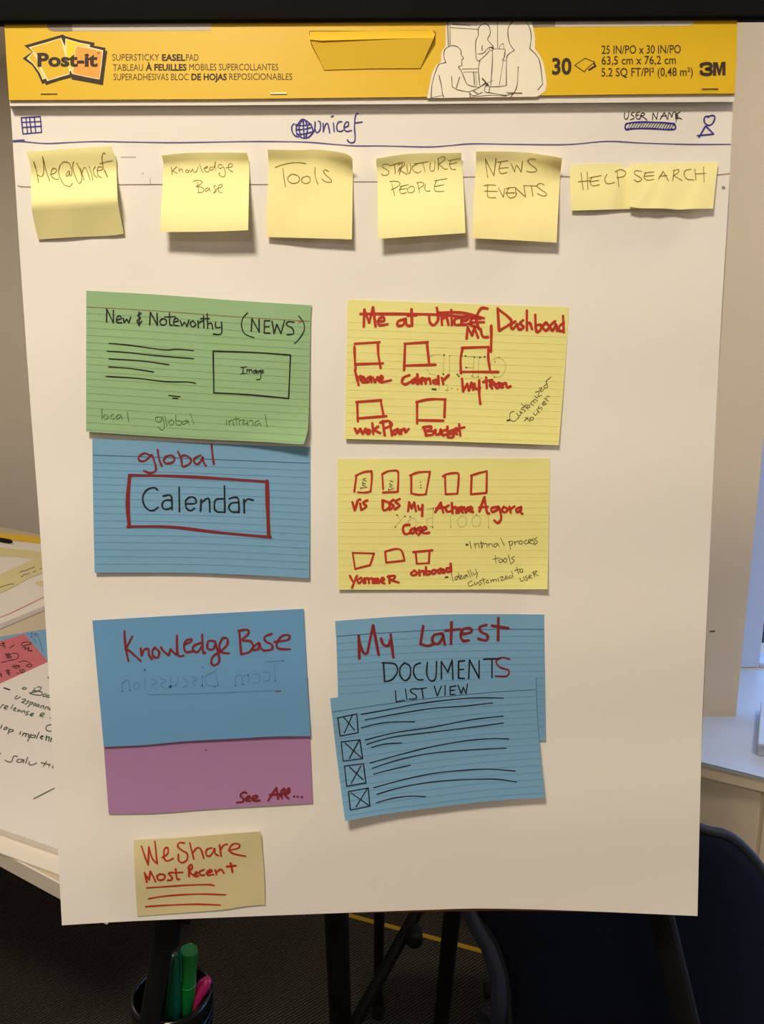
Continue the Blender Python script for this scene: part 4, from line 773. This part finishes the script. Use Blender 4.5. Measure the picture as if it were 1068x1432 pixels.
v, f = frame_box(o0 + Pp * 0.764 + Vector((0, 0, 0.0)), E * 0.635, Pp * 0.085, Vector((0, 0, 0.0145))); obj('header_card', v, f, M['header'], t)
tpm = lambda x, y: LEVEL(x, y, ZP + 0.0008)
ink('green_writing', [('V', 1.2, '375,455 355,462 365,472 380,468;165,545 180,535 195,545 180,552 165,545;275,535 305,535 290,560 220,580;262,540 235,575;250,560 310,572 300,595 230,585 218,575;345,585 320,590 322,605 345,598;368,595 345,600 350,612 372,605;390,560 378,610 392,612;110,620 122,600 130,600;118,625 150,608;165,625 190,625 180,640 160,645 175,652;200,640 215,640 200,655 185,660;225,650 215,672 205,680;225,645 245,650 228,665;260,655 248,668 262,672 268,658 260,655;285,662 272,675 285,680 292,665;308,672 298,688;308,675 325,672 320,692;340,682 332,698;340,685 358,682 355,700;372,690 365,702 380,705;0,690 20,665 30,668;32,690 60,680 45,672 30,690 50,700;98,665 80,695;100,702 120,692 108,688 100,705 118,712;140,700 128,710 138,715 150,705 155,718;170,710 162,722;170,712 185,712 182,728;215,715 195,722 208,735 190,742;225,742 250,735 238,728 222,742 240,750;300,745 330,735 315,725 295,745 320,755;370,765 395,758')], M['ink_green'], tpm, tsh)
ink('dark_green_writing', [('V', 1.35, '15,815 5,840;38,850 55,838 40,830 28,850;68,845 58,882;68,850 95,850 95,862 70,868;155,865 145,885;175,875 165,895;178,880 195,878 188,900;200,882 215,885 208,905;230,885 205,935;232,892 262,892 255,908 222,905;290,870 270,915;300,905 320,902 312,895 298,910 315,920;345,895 340,930;340,910 365,905 360,935;380,912 375,940;385,918 405,925;0,1030 5,1025')], mat('dark_green_ink', (30, 74, 56)), tpm, tsh)
ink('grey_green_writing', [('V', 1.35, '130,1050 105,1045 95,1060 85,1088 60,1088 35,1075;165,1072 135,1070 125,1088 150,1092 178,1072 172,1095;205,1055 190,1100;218,1085 215,1105 235,1112 272,1098;345,1085 320,1125;305,1095 365,1110;372,1105 362,1125;405,1112 388,1125 400,1135 418,1122 405,1112;250,1363 430,1270;400,810 350,820 342,850 370,862 400,860')], mat('grey_green_ink', (86, 96, 82)), tpm, tsh)
ink('navy_dash', [('V', 1.7, '30,540 72,555')], mat('navy_ink', (36, 28, 70)), tpm, tsh)
# cards beside it
def tcard(name, label, m, pts, z, group=None):
    v, f = slab(pts, lambda x, y: LEVEL(x, y, z + 0.0004), lambda x, y: LEVEL(x, y, z)); return tag(obj(name, v, f, m), label, 'card', group)
o = tcard('index_card', 'blue card lying on the table, half under the rose card', M['blue'], [(-14, 893), (66, 879.3), (118, 870.5), (128, 925), (10, 930)], ZT + 0.0004)
ink('pen_writing', [('V', 1.3, '232,130 235,150;225,160 240,165;262,135 282,150;250,140 272,160'), ('V', 0.8, '282,160 300,210 315,270;200,130 215,145;250,175 270,210')], M['ink_line'], lambda x, y: LEVEL(x, y, ZT + 0.0012), o)
o = tcard('index_card', 'rose pink card covered in small black scribbles on the table', M['rose'], [(34, 886.5), (71, 929.3), (30, 946), (-26, 968), (-66, 921), (-10, 899)], ZT + 0.0010)
ink('pen_scribbles', [('V', 1.0, '5,215 35,205;20,200 30,245;25,205 42,245;5,225 20,228;155,225 170,205 200,200 225,205 230,215 200,222 165,228;165,240 190,235 / 182,255 / 215,240 / 205,265 240,262;210,250 235,272;75,245 105,220;40,285 60,325;50,282 72,325;62,280 85,322;42,300 80,290;48,315 86,308;90,285 125,285 138,305 120,328 85,335 40,345 10,352;95,375 110,395;105,368 125,400;120,370 140,392;135,372 150,385;90,385 145,375;140,350 170,340 200,345 235,370 225,385 195,380 200,370 220,368;50,405 65,445;60,400 72,448;40,415 75,412;45,430 75,428;0,440 15,455;5,430 12,460;150,410 170,405 182,415 170,430 150,425 148,412;120,430 135,432;160,415 175,428')], M['ink_black'], lambda x, y: LEVEL(x, y, ZT + 0.0018), o, joined=True)
# far pad
t, E, Pp = tablepad((0.937, -0.35), (0.35, 0.937), -2.56, -1.687, 1.53, 2.30, 0.012, 'easel_pad', 'flip pad with yellow papers at the far end of the table', None)
o0 = E * -2.56 + Pp * 1.50 + Vector((0, 0, ZT + 0.0004))
v, f = frame_box(o0, E * 0.873, Pp * 0.79, Vector((0, 0, 0.014))); bevelled(obj('sheet_stack', v, f, M['paper2'], t), 0.001)
v, f = frame_box(o0 + Pp * 0.792, E * 0.873, Pp * 0.07, Vector((0, 0, 0.017))); fh = obj('header_card', v, f, M['header'], t)
v, f = frame_box(o0 + E * 0.845 + Vector((0, 0, 0.0141)), E * 0.001, Pp * 0.78, Vector((0, 0, 0.0002)))
zf = ZT + 0.0146
ink('fold_line', [('PX', 1.1, '-20,873 0,863.5 20,855 62,834.5')], M['rose'], lambda x, y: LEVEL(x, y, zf + 0.0003), t)
def fnote(pts, z, label, m=M['stickypale']):
    v, f = slab(pts, lambda x, y: LEVEL(x, y, z + 0.0003), lambda x, y: LEVEL(x, y, z)); return tag(obj('yellow_sheet', v, f, m), label, 'paper', 'yellow papers on the far pad')
fnote([(-25, 763), (58, 771.5), (59, 783), (42, 781), (20, 778), (-25, 778)], zf + 0.0002, 'thin-looking yellow paper across the head of the far pad')
o = fnote([(-25, 817), (0, 803), (28, 790), (44, 783), (60.5, 779), (62, 800.5), (40, 808.5), (20, 820), (0, 829.5), (-25, 840)], zf + 0.0008, 'large yellow paper with faint black notes on the far pad')
ink('faint_notes', [('W', 0.9, '265,575 300,560 340,555 380,535 460,505;285,640 300,630 320,600 340,610 380,590 400,595;440,570 480,555;535,530 560,520;0,780 20,770 60,755 120,740 150,730 180,735')], M['ink_soft'], lambda x, y: LEVEL(x, y, zf + 0.0014), o)
fnote([(48, 815), (70, 808), (72, 817), (56, 820)], zf + 0.0002, 'small yellow paper at the right edge of the far pad')
# dark pen at the far pad's header
pa, pb = LEVEL(-22, 750.5, ZT + 0.024), LEVEL(16.5, 757.5, ZT + 0.024)
mk = thing('marker_pen', 'black marker lying across the far pad header', 'marker', (pa + pb) / 2)
d = pb - pa
v, f = tube([pa, pa + d * 0.62], 0.0075, 12); obj('barrel', v, f, M['rubber'], mk)
v, f = tube([pa + d * 0.62, pa + d * 0.9, pb], [0.0082, 0.008, 0.004], 12); obj('cap', v, f, M['rubber'], mk)

# ================================================================== PEN CUP AND PENS
cc = DEEP(240, 1386, 0.0 + 0.70)
zc_target = 0.905
r = ray(240, 1386); cc = CAMP + r * zc_target            # rim centre
R = 0.0445
cup = thing('pen_cup', 'glossy black pen cup clipped behind the left easel leg', 'cup', (cc.x, cc.y, cc.z - 0.105))
v, f = lathe((cc.x, cc.y, cc.z - 0.105), (0, 0, 1), [(0, 0.0), (R - 0.004, 0.0), (R - 0.001, 0.004), (R - 0.001, 0.088), (R + 0.0015, 0.090), (R + 0.0015, 0.1005),
    (R - 0.0002, 0.105), (R - 0.0028, 0.105), (R - 0.0035, 0.100), (R - 0.0035, 0.006), (0, 0.006)], 48)
obj('cup_body', v, f, M['gloss'], cup, smooth=True)
for hh in (0.078, 0.070):
    v, f = lathe((cc.x, cc.y, cc.z - 0.105), (0, 0, 1), [(R - 0.0012, hh - 0.0012), (R + 0.0006, hh), (R - 0.0012, hh + 0.0012)], 48); obj('rib', v, f, M['gloss'], cup, smooth=True)
la, lb = leftleg; zt = cc.z - 0.06; q = la + (lb - la) * ((zt - la.z) / (lb.z - la.z))
to = Vector((cc.x, cc.y, zt)); d = (to - q); d.z = 0; L_ = d.length; d.normalize()
v, f = merge(tube([q + d * 0.0135, q + d * (L_ - R + 0.001)], 0.006, 10), lathe(q + Vector((0, 0, -0.01)), (lb - la), [(0.0150, -0.02), (0.0175, -0.02), (0.0175, 0.0), (0.0150, 0.0)], 20))
obj('clip', v, f, M['gloss'], cup)
def at_depth(px, py, dd): return CAMP + ray(px, py) * dd
def pen(name, label, base, tip, prof, parts, m):
    """prof: (fraction along, radius)"""
    t = thing(name, label, 'pen', base)
    return t
flo = cc.z - 0.098
def place(tp, bp):
    """extend a pen from its visible top through bp down to the cup floor"""
    return bp
# green highlighter
tp1 = at_depth(264.5, 1328, 0.875); bp1 = Vector((cc.x + 0.008, cc.y + 0.006, flo + 0.002))
t = thing('highlighter', 'bright green round-ended highlighter standing in the cup', 'pen', bp1); ax = (tp1 - bp1); Ln = ax.length
v, f = lathe(bp1, ax, [(0, 0), (0.0075, 0.0), (0.008, 0.004), (0.008, Ln * 0.45), (0, Ln * 0.45)], 24); obj('barrel', v, f, M['gloss'], t, smooth=False)
v, f = lathe(bp1, ax, [(0.0086, Ln * 0.44), (0.0090, Ln * 0.455), (0.0091, Ln * 0.56), (0.0094, Ln - 0.006), (0.0094, Ln - 0.0012), (0.0088, Ln)], 28); cp = obj('cap', v, f, M['pen_g'], t, smooth=True)
v, f = lathe(bp1, ax, [(0.0088, Ln), (0.0080, Ln - 0.0008), (0.0, Ln - 0.0008)], 28); obj('cap_end', v, f, M['pen_gt'], cp, smooth=False)
v, f = lathe(bp1, ax, [(0.0092, Ln * 0.70), (0.0096, Ln * 0.703), (0.0092, Ln * 0.706)], 28); obj('ring', v, f, M['pen_gt'], cp)
# dark green marker with tapered cap and a clip point
tp2 = at_depth(246, 1336, 0.868); bp2 = Vector((cc.x - 0.004, cc.y - 0.010, flo + 0.002)); ax = tp2 - bp2; Ln = ax.length
t = thing('marker_pen', 'dark green tapered marker standing between the leg and the highlighter', 'marker', bp2)
v, f = lathe(bp2, ax, [(0, 0), (0.0078, 0), (0.0080, Ln * 0.4), (0, Ln * 0.4)], 20); obj('barrel', v, f, M['gloss'], t)
v, f = lathe(bp2, ax, [(0.0082, Ln * 0.38), (0.0088, Ln * 0.40), (0.0086, Ln * 0.55), (0.0068, Ln * 0.82), (0.0050, Ln - 0.001), (0.0042, Ln), (0, Ln)], 24); cp = obj('cap', v, f, M['pen_dg'], t, smooth=True)
u_ = ax.normalized(); side = Vector((0.9, -0.3, 0)).normalized()
v, f = tube([bp2 + u_ * (Ln * 0.80) + side * 0.008, bp2 + u_ * (Ln * 0.97) + side * 0.006, bp2 + u_ * (Ln + 0.006) + side * 0.004, bp2 + u_ * (Ln + 0.010) + side * 0.005], [0.0014, 0.0018, 0.0016, 0.0010], 8); obj('clip', v, f, M['pen_dg'], cp)
# magenta pen leaning right
tp3 = at_depth(292, 1368, 0.903); bp3 = Vector((cc.x - 0.020, cc.y - 0.012, flo + 0.004)); ax = tp3 - bp3; Ln = ax.length
t = thing('ballpoint_pen', 'magenta pen leaning to the right in the cup', 'pen', bp3)
v, f = lathe(bp3, ax, [(0, 0), (0.0035, 0.001), (0.0058, 0.01), (0.0062, Ln * 0.5), (0.0064, Ln - 0.010), (0.0056, Ln - 0.003), (0.003, Ln), (0, Ln)], 22); obj('barrel', v, f, M['pen_p'], t, smooth=True)
u_ = ax.normalized(); side = (Vector((-0.75, -0.4, 0.25)) - u_ * Vector((-0.75, -0.4, 0.25)).dot(u_)).normalized()
v, f = tube([bp3 + u_ * (Ln - 0.036) + side * 0.0072, bp3 + u_ * (Ln - 0.020) + side * 0.0088, bp3 + u_ * (Ln - 0.004) + side * 0.0078, bp3 + u_ * (Ln - 0.002) + side * 0.003], [0.0012, 0.0017, 0.0019, 0.0018], 8); obj('clip', v, f, M['pen_p'], t)

# ================================================================== CHAIR
CO = [(652, 1262), (640, 1215), (655, 1165), (720, 1132), (830, 1124), (930, 1140), (985, 1160), (1012, 1166), (1034, 1180), (1062, 1212), (1088, 1262), (1104, 1340), (1100, 1430), (1078, 1500), (1010, 1535), (870, 1545), (770, 1525), (722, 1480), (712, 1430), (708, 1370), (690, 1312)]
CL = cr(CO + [CO[0]], 4)[:-1]
ccx = sum(p[0] for p in CL) / len(CL); ccy = sum(p[1] for p in CL) / len(CL)
def CH(px, py, off=0.0):
    """chair back plane: turned a little and leaning away"""
    n = Vector((-0.10, -0.97, 0.18)).normalized(); p0 = DEEP(895, 1330, 1.02); r = ray(px, py)
    return CAMP + r * ((p0 - CAMP).dot(n) / n.dot(r)) + n * off
lowz = 0.44
ch = thing('chair', 'navy upholstered chair with dark tube frame behind the easel at right', 'chair', (CH(895, 1400).x, CH(895, 1400).y + 0.15, 0))
V = []; Fc = []; N = len(CL)
rings = [(0.965, -0.012), (0.985, 0.0), (0.97, 0.010), (0.90, 0.017), (0.7, 0.021), (0.4, 0.023), (0.1, 0.024)]
for s_, h_ in rings:
    for p in CL: V.append(CH(ccx + (p[0] - ccx) * s_, ccy + (p[1] - ccy) * s_, h_))
for i in range(len(rings) - 1):
    for k in range(N): k2 = (k + 1) % N; Fc.append((i * N + k, i * N + k2, (i + 1) * N + k2, (i + 1) * N + k))
Fc.append(tuple((len(rings) - 1) * N + k for k in range(N))); Fc.append(tuple(range(N))[::-1])
obj('backrest', V, Fc, M['navy'], ch, smooth=True)
pts = [CH(ccx + (p[0] - ccx) * 0.995, ccy + (p[1] - ccy) * 0.995, 0.002) for p in CL]
v, f = tube(pts + [pts[0], pts[1]], 0.0085, 10, False); obj('edge_piping', v, f, mat('dark_piping', (22, 26, 38), 0.6, 0.4), ch, smooth=True)
# tube frame up the left side of the back and down to the floor
lp = [CH(x, y, 0.0) for x, y in ((640, 1190), (648, 1240), (663, 1285), (684, 1322), (697, 1360), (699, 1400), (698, 1440))]
dwn = Vector((lp[-1].x - 0.01, lp[-1].y + 0.06, 0.45)); lp += [dwn, Vector((dwn.x - 0.02, dwn.y - 0.10, 0.016))]
v, f = tube(cr2 if False else lp, 0.0145, 14); obj('leg', v, f, M['chairtube'], ch, smooth=True)
rp = [CH(1098, 1300, -0.01), CH(1100, 1440, -0.01)]; d2 = Vector((rp[-1].x, rp[-1].y + 0.06, 0.45)); rp += [d2, Vector((d2.x + 0.02, d2.y - 0.10, 0.016))]
v, f = tube(rp, 0.0145, 14); obj('leg', v, f, M['chairtube'], ch, smooth=True)
sx0, sx1, sy0 = dwn.x + 0.015, d2.x - 0.015, min(dwn.y, d2.y) + 0.0
sy0 = max(dwn.y, d2.y) + 0.015
v, f = mesh_box((sx0, sy0, 0.43), (sx1, sy0 + 0.40, 0.49)); bevelled(obj('seat', v, f, M['navy'], ch), 0.02, 4)
for x in (sx0 + 0.15, sx1 - 0.02):
    v, f = tube([(x, sy0 + 0.37, 0.43), (x, sy0 + 0.40, 0.016)], 0.0125, 12); obj('leg', v, f, M['chairtube'], ch, smooth=True)
v, f = tube([dwn, d2], 0.010, 10); obj('rail', v, f, M['chairtube'], ch)
k = CH(690, 1396, -0.02); v, f = lathe(k, (-1, 0, 0), [(0, 0), (0.012, 0), (0.012, 0.014), (0, 0.014)], 14); obj('knob', v, f, M['blackmatt'], ch)

# ================================================================== BOX ON THE SILL
p = LEVEL(1058.5, 1056, 0.6205); q = LEVEL(1063, 998, 0.6205)
bt = Vector((p.x, p.y, 0.6205)); d = Vector((q.x - p.x, q.y - p.y, 0)); d2_ = Vector((d.y, -d.x, 0)).normalized() * 0.16
v, f = frame_box(bt, d2_, d, Vector((0, 0, 0.022)))
sb = thing('paper_box', 'small white lidded box on the window sill at the right border', 'box', bt)
bevelled(obj('box_body', v, f, M['white'], sb), 0.002)
v, f = frame_box(bt - d * 0.02 - d2_ * 0.01 + Vector((0, 0, 0.0222)), d2_ * 1.02, d * 1.04, Vector((0, 0, 0.008))); bevelled(obj('lid', v, f, M['white'], sb), 0.002)

for o in bpy.data.objects:
    if 'wo' in o: del o['wo']
